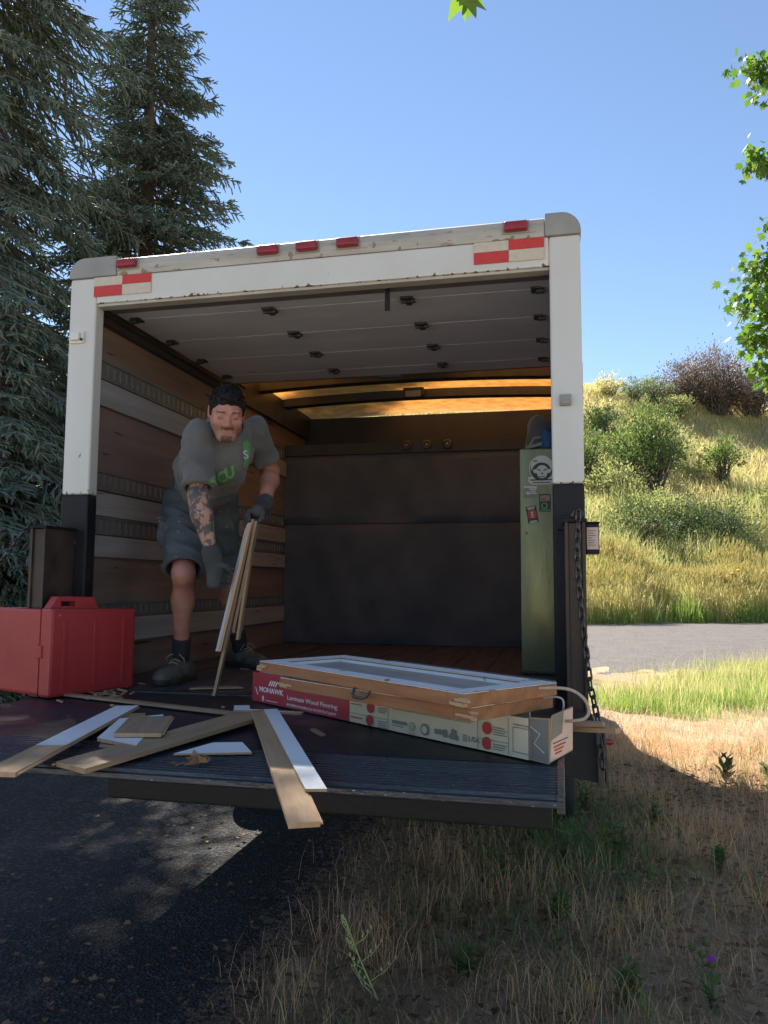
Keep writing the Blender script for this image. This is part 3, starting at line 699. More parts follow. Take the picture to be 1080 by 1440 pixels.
for k, (a, b) in enumerate(((.026, .062), (.030, .058), (.026, .064))): it.append(([(sx0+a, sz0+.040-k*.010), (sx0+b, sz0+.0395-k*.010), (sx0+b, sz0+.0455-k*.010), (sx0+a, sz0+.046-k*.010)], ink_pale, 3))
layers('photo_sticker', it, 'small grey picture sticker with a pale line of print')
c0 = (.873, 1.768); q = lambda p: rotp(p, c0, .17)
bx = [(.847, 1.725), (.899, 1.725), (.899, 1.811), (.847, 1.811)]
it = [(q(bx), ink_black, 0), (q([(c0[0]-.017, c0[1]-.020), (c0[0]+.017, c0[1]-.020), (c0[0]+.021, c0[1]-.010), (c0[0]+.021, c0[1]+.014), (c0[0]+.017, c0[1]+.022), (c0[0]-.017, c0[1]+.022), (c0[0]-.021, c0[1]+.014), (c0[0]-.021, c0[1]-.010)]), ink_red, 1)]
for k in range(3): it.append((q([(c0[0]-.005, c0[1]+.008-k*.011), (c0[0]+.005, c0[1]+.008-k*.011), (c0[0]+.005, c0[1]+.015-k*.011), (c0[0]-.005, c0[1]+.015-k*.011)]), ink_pale, 2))
for dz, w_ in ((.036, .019), (.029, .015), (-.033, .017), (-.040, .020)): it.append((q([(c0[0]-w_, c0[1]+dz-.002), (c0[0]+w_, c0[1]+dz-.002), (c0[0]+w_, c0[1]+dz+.0025), (c0[0]-w_, c0[1]+dz+.0025)]), ink_pale, 2))
layers('barrel_sticker', it, 'tilted black sticker with a red barrel and three pale marks')
bx = [(.908, 1.782), (.966, 1.782), (.966, 1.872), (.908, 1.872)]
it = [(bx, ink_black, 0), ([(.913, 1.835), (.961, 1.837), (.961, 1.866), (.913, 1.864)], ink_grey, 1), ([(.917, 1.840), (.945, 1.840), (.941, 1.850), (.917, 1.852)], ink_red, 2),
      (ell(.934, 1.812, .017, .017), ink_green, 1), (ell(.934, 1.812, .010, .010), ink_black, 2), ([(.914, 1.787), (.961, 1.787), (.961, 1.793), (.914, 1.793)], ink_green, 1)]
layers('green_sticker', it, 'dark sticker with green ring and red mark, half hidden by the post')

# things lying on the cabinet
def lump(name, c, r, mat, seed, label, cat, n=18, m=10):
    vs = []; fs = []
    for j in range(m+1):
        ph = PI*j/m
        for i in range(n):
            th = 2*PI*i/n; d = Vector((math.sin(ph)*math.cos(th), math.sin(ph)*math.sin(th), math.cos(ph)))
            k = 1+.28*noise.noise(d*1.7+Vector((seed, 0, 0)))+.12*noise.noise(d*4+Vector((0, seed, 0)))
            vs.append((c[0]+r[0]*d.x*k, c[1]+r[1]*d.y*k, max(c[2]+r[2]*d.z*k, 2.1115)))
    for j in range(m):
        for i in range(n): fs.append((j*n+i, (j+1)*n+i, (j+1)*n+(i+1) % n, j*n+(i+1) % n))
    o = MB().add(vs, fs, 0, True).obj(name, mat); tag(o, label, cat); return o
lump('bag', (.955, 1.15, 2.155), (.055, .09, .075), cloth_blue, 3.1, 'crumpled blue cloth bag on top of the green cabinet', 'bag')
lump('rag', (.915, 1.32, 2.20), (.08, .08, .14), quilt, 8.7, 'dark bundled cloth behind the blue bag on the cabinet', 'cloth')
mb = MB(); Mg = frame((.850, 1.08, 2.114), (.95, .1, .25), ez=(-.25, 0, .95))
mb.box(0, .09, 0, .05, 0, .018, M=Mg); mb.tube([Mg @ Vector(p) for p in ((.02, .02, .018), (.05, .025, .05), (.095, .02, .045))], .007, 8)
tag(mb.obj('work_glove', [ink_grey], None, .004), 'crumpled grey work glove lying at the front of the cabinet top', 'glove')

# long flooring carton
A_ = Vector((-.148, -.121, .9705)); dx_ = Vector((.813, -.583, 0)).normalized(); dy_ = Vector((.583, .813, 0)).normalized()
CT = empty('flooring_carton', A_); CT.rotation_euler = (0, 0, math.atan2(dx_.y, dx_.x))
tag(CT, 'long red and white flooring carton under the two window sashes', 'carton')
MCt = frame(A_, dx_, dy_)
LC, WC, HC = 1.315, .190, .108
def ct(name, mb, mats, bevel=0, parent=CT): return mb.obj(name, mats, parent, bevel, MCt)
def wob(x): return 0.0
fr = MB(); n = 40
def wall(mb, x0, x1, y, z0, z1, th, mi, n=20):
    vs = []; fs = []
    for i in range(n+1):
        x = x0+(x1-x0)*i/n
        for (yy_, zz) in ((y, z0), (y, z1+wob(x)*.6), (y+th, z1+wob(x)*.6), (y+th, z0)): vs.append((x, yy_+(wob(x) if zz > z0 else 0), zz))
    for i in range(n):
        a = 4*i
        for k in range(4): fs.append((a+k, a+4+k, a+4+(k+1) % 4, a+(k+1) % 4))
    fs += [(0, 1, 2, 3), (4*n+3, 4*n+2, 4*n+1, 4*n)]
    mb.add(vs, [f[::-1] for f in fs], mi)
wall(fr, 0, .589, 0, 0, HC, .003, 0); wall(fr, .589, LC, 0, 0, HC-.004, .003, 1)
wall(fr, 0, .589, WC-.003, 0, HC, .003, 0); wall(fr, .589, LC-.14, WC-.003, 0, HC, .003, 1)
fr.box(.0, LC, .004, WC-.004, 0, .003, 2)
fr.box(-.001, .002, .001, WC-.001, .0, HC-.003, 0)
ct('carton_body', fr, [carton_red, carton_white, carton_brown])
lid = MB(); lid.box(.004, .587, .003, WC-.004, HC-.004, HC-.001, 0); lid.box(.589, .95, .003, WC-.004, HC-.006, HC-.003, 1)
ct('top_flap', lid, [carton_red, carton_white])
# plank ends still inside the open end
for k, (x1, y0, w, z) in enumerate(((1.30, .02, .12, .0), (1.27, .03, .13, .0135), (1.31, .05, .12, .027))):
    ct('packed_plank', MB().box(.4, x1, y0, y0+w, .004+z, .016+z), wood_dark, .001)
# white label film: dusty shrink wrap on the left end
wrap = pm('shrink_wrap', (.62, .6, .62), (.5, .48, .5), 14, .2, .3, 30, coat=.5)
ct('shrink_wrap', MB().box(.02, .22, .02, WC-.03, HC-.0008, HC+.0006), wrap)
# print on the front face
def PM(x, z, up=.0006): return MCt @ Matrix.Translation((x, wob(x)*(z/HC)-up, z)) @ Matrix.Rotation(PI/2, 4, 'X')
BODY = [c for c in CT.children if c.name.startswith('carton_body')][0]
def ctx(txt, size, x, z, mat, width=None, bold=0, align='LEFT'):
    me = text_mesh(txt, size, .0004, align, 0, bold, width); me.materials.append(mat)
    return link('print', me, BODY, PM(x, z) @ Matrix.Rotation(.0, 4, 'Z'))
ctx('MOHAWK', .026, .047, .040, ink_white, .16, .0006)
mb = MB()
for k in range(4):
    x0 = .110+k*.014; mb.prism([(x0, .066), (x0+.008, .066), (x0+.022, .086), (x0+.014, .086)], 'y', -.0012, -.0004)
mb.prism(ell(.075, .016, .006, .011, 12), 'y', -.0012, -.0004)
mb.box(.09, .17, -.0012, -.0004, .010, .012)
mb.prism([(.02, .052), (.024, .054), (.040, .028), (.036, .026)], 'y', -.0012, -.0004)
ct('print', mb, ink_white, 0, BODY)
ctx('Laminate Wood Flooring', .022, .232, .030, ink_white, .29, .0002)
ctx('WATERPROOF SURFACE & WATERTIGHT JOINTS', .012, .229, .008, ink_white, .29, .0002)
mb = MB()
for x in (.781, 1.146, 1.253): mb.box(x, x+.0012, -.0052, -.0044, .004, .098)
mb.box(.595, .781, -.0052, -.0044, .030, .031); mb.box(1.146, 1.253, -.0052, -.0044, .0315, .0325)
mb.box(.80, 1.12, -.0052, -.0044, .066, .0672); mb.box(.80, 1.02, -.0052, -.0044, .074, .0752); mb.box(.86, 1.06, -.0052, -.0044, .082, .0828)
def rows(x0, x1, z, n, dz=.006):
    for k in range(n): mb.box(x0, x1-(x1-x0)*random.uniform(0, .35), -.0052, -.0044, z-k*dz, z-k*dz+.0022)
rows(.735, .778, .060, 3); rows(.735, .778, .020, 4); rows(1.203, 1.248, .066, 4); rows(1.203, 1.248, .022, 3); rows(.60, .655, .058, 1); rows(1.27, 1.325, .083, 1)
fq = [(1.268, .014), (1.330, .014), (1.330, .078), (1.268, .078)]
for a, b, c, d in ((1.268, 1.330, .014, .0155), (1.268, 1.330, .0765, .078), (1.268, 1.2695, .0155, .0765), (1.3285, 1.330, .0155, .0765)): mb.box(a, b, -.0052, -.0044, c, d)
# row of small approval marks
mb.box(.80, .862, -.0052, -.0044, .024, .034); mb.box(.80, .85, -.0052, -.0044, .017, .0195)
mb.prism(ell(.941, .024, .017, .017, 18), 'y', -.0050, -.0044)
mb.box(.982, 1.016, -.0052, -.0044, .019, .033); mb.box(1.018, 1.030, -.0052, -.0044, .014, .036)
mb.prism([(1.040, .014), (1.072, .012), (1.074, .022), (1.064, .026), (1.066, .038), (1.050, .042), (1.046, .028), (1.038, .022)], 'y', -.0052, -.0044)
for k in range(4): mb.box(1.092, 1.108, -.0052, -.0044, .015+k*.005, .0175+k*.005)
ct('print', mb, ink_grey, 0, BODY)
mb = MB(); mb.prism(ell(.885, .024, .013, .014, 16), 'y', -.0052, -.0044); mb.box(.872, .900, -.0052, -.0044, .004, .0065)
ct('print', mb, pm('faded_ink', (.42, .42, .36)), 0, BODY)
mb = MB(); mb.prism(ell(.941, .024, .011, .011, 16), 'y', -.0060, -.0053); ct('print', mb, carton_white, 0, BODY)
ctx('USA', .019, 1.110, .017, ink_grey, .040, .0005)
mb = MB()
for x, z in ((.697, .057), (.694, .010+.008), (1.180, .062), (1.179, .022)): mb.prism(ell(x, z, .0165, .0165, 22), 'y', -.0056, -.0046)
mb.box(.60, .655, -.0052, -.0044, .016, .0195)
ct('print', mb, ink_red, 0, BODY)
ctx('10', .020, 1.166, .015, ink_white, .026, .0008).location.y -= .004
ctx('10', .014, .686, .013, ink_white, .016, .0006).location.y -= .004
ctx('25', .014, 1.170, .056, ink_white, .018, .0006).location.y -= .004
# crumpled end flap: a short dark printed facet, then the labelled facet
e0 = MCt @ Vector((LC, .001, 0)); e1 = Vector((.972, -.924, .9705)); e2 = e1 + Vector((.36, .93, 0)).normalized()*.168
MF = frame(e0, e1-e0, ez=(0, 0, 1)); w0 = (e1-e0).length
MB().prism([(.0005, .001), (w0, .0), (w0+.004, .113), (.004, .108)], 'y', 0, .003, M=MF).obj('end_flap', carton_brown, CT)
ME = frame(e1, e2-e1, ez=(.06, -.03, 1))
fl = MB().prism([(.001, .001), (.166, .006), (.152, .124), (.012, .120), (.004, .113)], 'y', 0, .003, M=ME).obj('end_flap', carton_brown, CT)
MB().prism([(.003, .004), (w0-.001, .003), (w0+.001, .109), (.007, .104)], 'y', -.0008, -.0003, M=MF).obj('end_print', ink_grey, fl)
MB().prism([(.004, .004), (.163, .010), (.149, .121), (.085, .121), (.080, .066), (.008, .058)], 'y', -.0012, -.0003, M=ME).obj('end_label', label_pink, fl)
MB().prism([(.008, .060), (.078, .068), (.082, .121), (.014, .117)], 'y', -.0008, -.0003, M=ME).obj('end_print', ink_grey, fl)
mb = MB()
for k in range(3): mb.box(.025+.006*k, .105-.012*k, -.0022, -.0014, .036-.009*k, .0405-.009*k, M=ME)
mb.obj('print', ink_red, fl)
mb = MB(); mb.box(.020, .120, -.0022, -.0014, .047, .0495, M=ME); mb.obj('print', ink_black, fl)
mb = MB(); mb.tube([MF @ Vector(p) for p in ((.008, -.0012, .085), (w0*.6, -.0012, .070), (w0*.3, -.0012, .045), (w0*.8, -.0012, .025))], .0014, 5); mb.obj('print', ink_pale, fl)

# two old window sashes stacked on the carton
def sash(name, FL, FR, BR, label, th=.034, rail=.058, handle=False, brown_top=False):
    FL, FR, BR = Vector(FL), Vector(FR), Vector(BR)
    ex = (FR-FL); L = ex.length; M = frame(FL, ex, BR-FR); Wd = (M.inverted() @ BR).y
    S = empty(name, FL); S.rotation_euler = M.to_euler(); tag(S, label, 'window sash', 'old window sashes on the carton')
    topm = wood_old if brown_top else sash_white
    def part(nm, x0, x1, y0, y1):
        mb = MB(); mb.box(x0, x1, y0, y1, -th, -.0035, 0); mb.box(x0, x1, y0, y1, -.0033, 0, 1)
        mb.box(x0+.004, x1-.004, y0+.004, y1-.004, -th-.002, -th-.0002, 0)
        return link(nm, mb.mesh(nm, [wood_old, topm], .0012), S, M)
    r1 = part('rail', rail+.0005, L-rail-.0005, 0, rail); part('rail', rail+.0005, L-rail-.0005, Wd-rail, Wd)
    part('stile', 0, rail, 0, Wd); part('stile', L-rail, L, 0, Wd)
    link('pane', MB().box(rail-.004, L-rail+.004, rail-.004, Wd-rail+.004, -.020, -.015).mesh('pane', pane_glass), S, M)
    bead = MB()
    for a in ((rail, L-rail, rail, rail+.008), (rail, L-rail, Wd-rail-.008, Wd-rail), (rail, rail+.008, rail+.0085, Wd-rail-.0085), (L-rail-.008, L-rail, rail+.0085, Wd-rail-.0085)): bead.box(*a, -.0145, -.006)
    link('glazing_bead', bead.mesh('glazing_bead', topm), S, M)
    if not brown_top:
        # splintered, chipped corner ends
        for k in range(10):
            x = random.choice((random.uniform(-.012, .03), random.uniform(L-.06, L+.004))); l = random.uniform(.015, .05); a = random.random()
            link('splinter', MB().box(x, x+l, -.003-random.random()*.004, .0005, -th+a*.02, -th+.008+a*.018).mesh('splinter', wood), S, M)
        link('rust_strip', MB().box(.25, L-.01, Wd+.0005, Wd+.008, -.010, .003).mesh('rust_strip', dark_steel), S, M)
    if handle:
        hb = MB(); p = [(.555*L, -.004, -.032), (.56*L, -.014, -.048), (.567*L, -.016, -.054), (  .605*L, -.016, -.055), (.622*L, -.014, -.050), (.628*L, -.004, -.034)]
        hb.tube([M @ Vector(q) for q in p], .0045, 8); link('pull_handle', hb.mesh('pull_handle', dark_steel), S)
    return S
sash('window_sash', (.13, -.575, 1.119), (.792, -1.04, 1.121), (.985, -.77, 1.121), 'lower window sash lying directly on the flooring carton, bare brown edges', brown_top=False)
sash('window_sash', (.025, -.49, 1.160), (.778, -1.078, 1.159), (.992, -.80, 1.159), 'upper window sash with peeling white face and black pull handle', handle=True)

# cords and sticks at the open end of the carton
def cord(name, path, r, mat, label, cat):
    # smooth the path
    P = [Vector(p) for p in path]; out = []
    for i in range(len(P)-1):
        p0, p1, p2, p3 = P[max(i-1, 0)], P[i], P[i+1], P[min(i+2, len(P)-1)]
        for k in range(6):
            t = k/6; out.append(.5*((2*p1)+(-p0+p2)*t+(2*p0-5*p1+4*p2-p3)*t*t+(-p0+3*p1-3*p2+p3)*t**3))
    out.append(P[-1]); o = MB().tube(out, r, 8).obj(name, mat); tag(o, label, cat); return o
cord('sash_cord', [(.93, -.86, 1.147), (.985, -.85, 1.150), (1.03, -.85, 1.146), (1.062, -.85, 1.125), (1.074, -.85, 1.095), (1.063, -.85, 1.075), (1.035, -.85, 1.068), (1.01, -.82, 1.062), (.99, -.78, 1.065)], .0042, rope_mat, 'pale cord looping out from between the window sashes', 'cord')
cord('wire', [(.955, -.80, 1.115), (.975, -.80, 1.119), (.999, -.80, 1.119), (1.010, -.80, 1.108), (1.008, -.80, 1.075), (1.000, -.80, 1.05)], .0028, wire_mat, 'thin grey wire hooked over the end of the carton', 'wire')

# ---------------------------------------------------------------- loose boards
def board(name, A, B, w, t, mats, label, split=None, side=None, up=(0, 0, 1), skew0=0, skew1=0, tongue=True, cat='board', group='scrap flooring boards'):
    """board from A to B (centre line of the top face); split: fraction of length whose face carries the first material"""
    A, B = Vector(A), Vector(B); L = (B-A).length; M = frame(A, B-A, ez=up)
    mb = MB(); h = w/2
    xs = [0] + ([split*L] if split else []) + [L]
    for i in range(len(xs)-1):
        x0, x1 = xs[i], xs[i+1]; a0 = skew0 if i == 0 else 0; a1 = skew1 if i == len(xs)-2 else 0
        v = [(x0-a0*h, -h, -t), (x1-a1*h, -h, -t), (x1+a1*h, h, -t), (x0+a0*h, h, -t), (x0-a0*h, -h, 0), (x1-a1*h, -h, 0), (x1+a1*h, h, 0), (x0+a0*h, h, 0)]
        mb.add(v, [(3, 2, 1, 0), (0, 1, 5, 4), (2, 3, 7, 6)] + ([(3, 0, 4, 7)] if i == 0 else []) + ([(1, 2, 6, 5)] if i == len(xs)-2 else []), len(mats)-1)
        mb.add(v[4:], [(0, 1, 2, 3)], 0 if (not split or i == 0) else 1)
    o = link(name, mb.mesh(name, mats), None, M); tag(o, label, cat, group)
    if tongue:
        tg = MB().box(.004, L-.004, h+.0003, h+.006, -t*.7, -t*.35).mesh('tongue', mats[-1]); c = link('tongue', tg, o, M)
    return o
WB = [board_white, wood_dark]
board('plank', (-.487, -.44, .985), (-.215, -1.42, .998), .078, .011, [board_white, wood, wood], 'white painted board with a bare end hanging over the platform at the left', split=.70, skew1=.15)
board('strip', (-.90, -.20, .981), (.085, -.515, .984), .030, .009, [wood_dark], 'long thin brown strip lying across behind the loose boards', tongue=False)
board('strip', (-.075, -.455, .9925), (.165, -.452, .9905), .028, .007, [board_white, wood], 'short white strip beside the end of the long brown strip', tongue=False)
board('offcut', (-.115, -.30, .980), (-.02, -.52, .983), .055, .008, [board_white, wood], 'short white offcut tucked under the brown strip near the red carton end', tongue=False, cat='offcut')
board('plank', (-.135, -1.275, .985), (.028, -.545, .9975), .118, .012, [wood_dark], 'wide brown floorboard lying face up in the middle of the scrap pile', skew0=.2)
board('plank', (-.41, -.55, .979), (-.165, -1.02, .9785), .10, .0065, [wood_dark, wood], 'brown board lying under the small square offcuts', tongue=False, skew1=.4)
board('offcut', (-.30, -.665, .9925), (-.165, -1.03, .9915), .125, .010, [board_white, wood], 'pointed white offcut under the square brown one', skew0=-.5, skew1=.9, cat='offcut')
board('offcut', (-.235, -.725, 1.0055), (-.135, -.975, 1.0045), .128, .011, [wood_dark, wood], 'square brown floorboard offcut on top of the small stack', skew1=.15, cat='offcut')
board('offcut', (.040, -.985, .976), (.175, -.945, .977), .135, .005, [board_white, wood], 'flat white trapezoid offcut lying behind the dead leaf', skew0=.6, skew1=-.3, tongue=False, cat='offcut')
board('plank', (.050, -.535, 1.006), (.545, -1.560, .984), .058, .010, [wood_dark, wood], 'long bare oak board reaching out over the platform edge', split=.02, tongue=True)
board('plank', (.088, -.545, 1.013), (.508, -1.375, .995), .044, .006, [board_white, wood], 'narrow white board lying on the long bare one at the platform edge', tongue=False, skew1=.2)
board('shard', (-.50, .10, .9795), (-.325, .175, .9795), .05, .006, [wood_dark], 'small brown wood shard on the truck floor beside the left shoe', tongue=False, skew0=.7, skew1=-.5, cat='shard')
board('stick', (.86, -.58, 1.005), (1.150, -.770, 1.040), .028, .012, [wood], 'bare wood stick poking out of the open carton end', tongue=False, cat='stick', group='sticks in the carton')
board('stick', (.84, -.66, 1.040), (1.115, -.745, 1.050), .022, .012, [wood_dark], 'darker wood stick lying over the bare one in the carton end', tongue=False, cat='stick', group='sticks in the carton')

# boards held by the man
def held(P0, P1, w, t, dirw, mats, label):
    P0, P1 = Vector(P0), Vector(P1); d = Vector(dirw); up = (P1-P0).cross(d)
    return board('plank', P0, P1, w, t, mats, label, up=up, tongue=False, group='boards in the man\'s hands')
dw = (-.55, 1.0, .05)
held((-.310, -.100, 1.150), (-.236, .0, 1.655), .098, .011, dw, [board_white, wood], 'white faced board in the man\'s hands, the one nearest his gloved lower hand')
held((-.326, -.088, .978), (-.222, .018, 1.675), .048, .011, (-.25, 1.0, .05), [wood_dark], 'longest brown board in the man\'s hands, standing on the truck floor')
held((-.286, .0, 1.22), (-.210, .030, 1.668), .075, .010, (-.25, 1.0, .0), [wood_dark], 'short brown board at the right of the bundle in the man\'s hands')
held((-.278, .02, 1.19), (-.222, .040, 1.66), .085, .010, (-.3, 1.0, .0), [board_white, wood], 'pale board squeezed in the middle of the bundle in the man\'s hands')

# dead leaf, scraps
leaf_dry = pm('dry_leaf', (.20, .12, .07), (.28, .18, .10), 20, .9, spec=.1, island=[(0, (.12, .065, .035)), (.5, (.22, .135, .075)), (1, (.31, .21, .13))])
def curled_leaf(mb, c, r, seed, curl=.6):
    rn = random.Random(seed); n = 11; M = Matrix.Translation(c) @ Matrix.Rotation(rn.uniform(0, 6.3), 4, 'Z') @ Matrix.Rotation(rn.uniform(-.5, .5), 4, 'X')
    vs = [M @ Vector((0, 0, .002))]
    for k in range(n):
        a = 2*PI*k/n; q = r*(.5+.5*abs(math.cos(2.5*a)))*rn.uniform(.8, 1.1)
        vs.append(M @ Vector((q*math.cos(a), q*.75*math.sin(a), curl*q*abs(math.sin(a))*rn.uniform(.5, 1.1)+.002)))
    mb.add(vs, [(0, 1+k, 1+(k+1) % n) for k in range(n)], 0)
mb = MB(); curled_leaf(mb, (.130, -1.145, .972), .036, 5, .9); curled_leaf(mb, (.112, -1.135, .975), .026, 9, 1.1); curled_leaf(mb, (.146, -1.15, .976), .024, 12, 1.0)
mb.tube([(.13, -1.145, .976), (.10, -1.17, .980), (.088, -1.18, .975)], .0015, 5)
tag(mb.obj('dead_leaf', leaf_dry), 'curled dead brown leaf on the ribbed platform edge', 'leaf')
mb = MB(); curled_leaf(mb, (.068, -1.150, .968), .018, 31, .5)
tag(mb.obj('dead_leaf', leaf_dry), 'small pale dead leaf left of the curled one on the ribs', 'leaf')
mb = MB(); rn = random.Random(4)
for k in range(60):
    x, y = (rn.gauss(-.80, .09), rn.gauss(-.12, .09)) if k < 40 else (rn.uniform(-.7, .9), rn.uniform(-.85, .9))
    if x < -.93: continue
    a = rn.uniform(0, 6.3); l = rn.uniform(.006, .028); M = Matrix.Translation((x, y, .9715)) @ Matrix.Rotation(a, 4, 'Z') @ Matrix.Rotation(rn.uniform(-.3, .3), 4, 'Y')
    mb.box(-l, l, -l*.3, l*.3, 0, rn.uniform(.002, .008), M=M)
tag(mb.obj('wood_debris', wood_dark), 'scattered chips and splinters of wood on the platform', 'debris', kind='stuff')
# ------------------------------------------------------------------ the man bending over the boards
class SDF:
    def __init__(s, lo, hi, h):
        s.lo = np.array(lo, np.float32); s.h = h
        s.n = np.ceil((np.array(hi)-np.array(lo))/h).astype(int)+1
        s.ax = [s.lo[i]+h*np.arange(s.n[i], dtype=np.float32) for i in range(3)]
        s.f = np.full(s.n, 1.0, np.float32); s.sc = 1.0; s.jit = 0
    def region(s, lo, hi):
        i0 = np.clip(((np.array(lo)-s.lo)/s.h).astype(int), 0, s.n); i1 = np.clip(((np.array(hi)-s.lo)/s.h).astype(int)+2, 0, s.n)
        sl = tuple(slice(a, b) for a, b in zip(i0, i1))
        g = np.meshgrid(*[s.ax[i][sl[i]] for i in range(3)], indexing='ij')
        return sl, np.stack(g, -1)
    def put(s, sl, d, k, cut=False):
        a = s.f[sl]
        if cut: a = -a
        hh = np.maximum(k-np.abs(a-d), 0)/max(k, 1e-6)
        r = np.minimum(a, d)-hh*hh*k*.25
        s.f[sl] = -r if cut else r
    def cone(s, a, b, ra, rb, k=.02, cut=False, plane=None, wr=None):
        ra = ra*s.sc; rb = rb*s.sc; a = np.array(a, np.float32); b = np.array(b, np.float32); R = max(ra, rb)+k+.02
        sl, P = s.region(np.minimum(a, b)-R, np.maximum(a, b)+R)
        if P.size == 0: return
        ba = b-a; t = np.clip(((P-a)@ba)/max(ba@ba, 1e-9), 0, 1)
        d = np.linalg.norm(P-a-t[..., None]*ba, axis=-1)-(ra+(rb-ra)*t)
        if wr is not None: d = d+wr(P)
        if plane is not None:
            for (pp, pn) in plane: d = np.maximum(d, (P-np.array(pp, np.float32))@np.array(pn, np.float32))
        s.put(sl, d, k, cut)
    def ell(s, c, axes, rad, k=.02, cut=False, wr=None, plane=None):
        c = np.array(c, np.float32); A = np.array(axes, np.float32); rad = np.array(rad, np.float32)*s.sc; R = rad.max()+k+.02
        sl, P = s.region(c-R, c+R)
        if P.size == 0: return
        q = (P-c)@A.T; k0 = np.linalg.norm(q/rad, axis=-1); k1 = np.linalg.norm(q/rad**2, axis=-1)
        d = k0*(k0-1)/np.maximum(k1, 1e-6)
        if wr is not None: d = d+wr(P)
        if plane is not None:
            for (pp, pn) in plane: d = np.maximum(d, (P-np.array(pp, np.float32))@np.array(pn, np.float32)+(s.jit*(np.sin(P[..., 0]*210+2*np.sin(P[..., 2]*120))+.8*np.sin(P[..., 0]*83+1.3)) if s.jit else 0))
        s.put(sl, d, k, cut)
    def mesh(s):
        f = s.f; S = f < 0
        c = np.zeros(np.array(f.shape)-1, np.int8)
        for dx in (0, 1):
            for dy in (0, 1):
                for dz in (0, 1): c += S[dx:f.shape[0]-1+dx, dy:f.shape[1]-1+dy, dz:f.shape[2]-1+dz]
        act = (c > 0) & (c < 8); idx = np.argwhere(act); num = np.full(c.shape, -1, np.int32); num[act] = np.arange(len(idx))
        acc = np.zeros((len(idx), 3), np.float64); cnt = np.zeros(len(idx))
        cor = [(x, y, z) for x in (0, 1) for y in (0, 1) for z in (0, 1)]
        for p in cor:
            for ax in range(3):
                if p[ax] == 0:
                    q = list(p); q[ax] = 1
                    fa = f[idx[:, 0]+p[0], idx[:, 1]+p[1], idx[:, 2]+p[2]]; fb = f[idx[:, 0]+q[0], idx[:, 1]+q[1], idx[:, 2]+q[2]]
                    m = (fa < 0) != (fb < 0); t = np.where(m, fa/np.where(m, fa-fb, 1), 0)
                    pt = np.tile(np.array(p, float), (len(idx), 1)); pt[:, ax] = t
                    acc[m] += pt[m]; cnt[m] += 1
        V = (idx+acc/np.maximum(cnt, 1)[:, None])*s.h+s.lo
        Q = []
        for ax in range(3):
            sl0 = [slice(None)]*3; sl1 = [slice(None)]*3; sl0[ax] = slice(0, -1); sl1[ax] = slice(1, None)
            A = S[tuple(sl0)]; B = S[tuple(sl1)]; e = np.argwhere(A != B)
            o1, o2 = [(1, 2), (2, 0), (0, 1)][ax]
            ok = (e[:, o1] > 0) & (e[:, o2] > 0) & (e[:, o1] < f.shape[o1]-1) & (e[:, o2] < f.shape[o2]-1); e = e[ok]
            def cell(d1, d2):
                g = e.copy(); g[:, o1] -= d1; g[:, o2] -= d2; return num[g[:, 0], g[:, 1], g[:, 2]]
            q = np.stack([cell(1, 1), cell(0, 1), cell(0, 0), cell(1, 0)], -1)
            ins = A[e[:, 0], e[:, 1], e[:, 2]]
            q[~ins] = q[~ins][:, ::-1]; Q.append(q)
        return V, np.concatenate(Q)

def smooth_mesh(V, Q, it=1, lam=.5):
    V = V.copy(); e = np.concatenate([Q[:, [0, 1]], Q[:, [1, 2]], Q[:, [2, 3]], Q[:, [3, 0]]])
    for _ in range(it):
        a = np.zeros_like(V); n = np.zeros(len(V))
        np.add.at(a, e[:, 0], V[e[:, 1]]); np.add.at(n, e[:, 0], 1); np.add.at(a, e[:, 1], V[e[:, 0]]); np.add.at(n, e[:, 1], 1)
        V = V+lam*(a/np.maximum(n, 1)[:, None]-V)
    return V

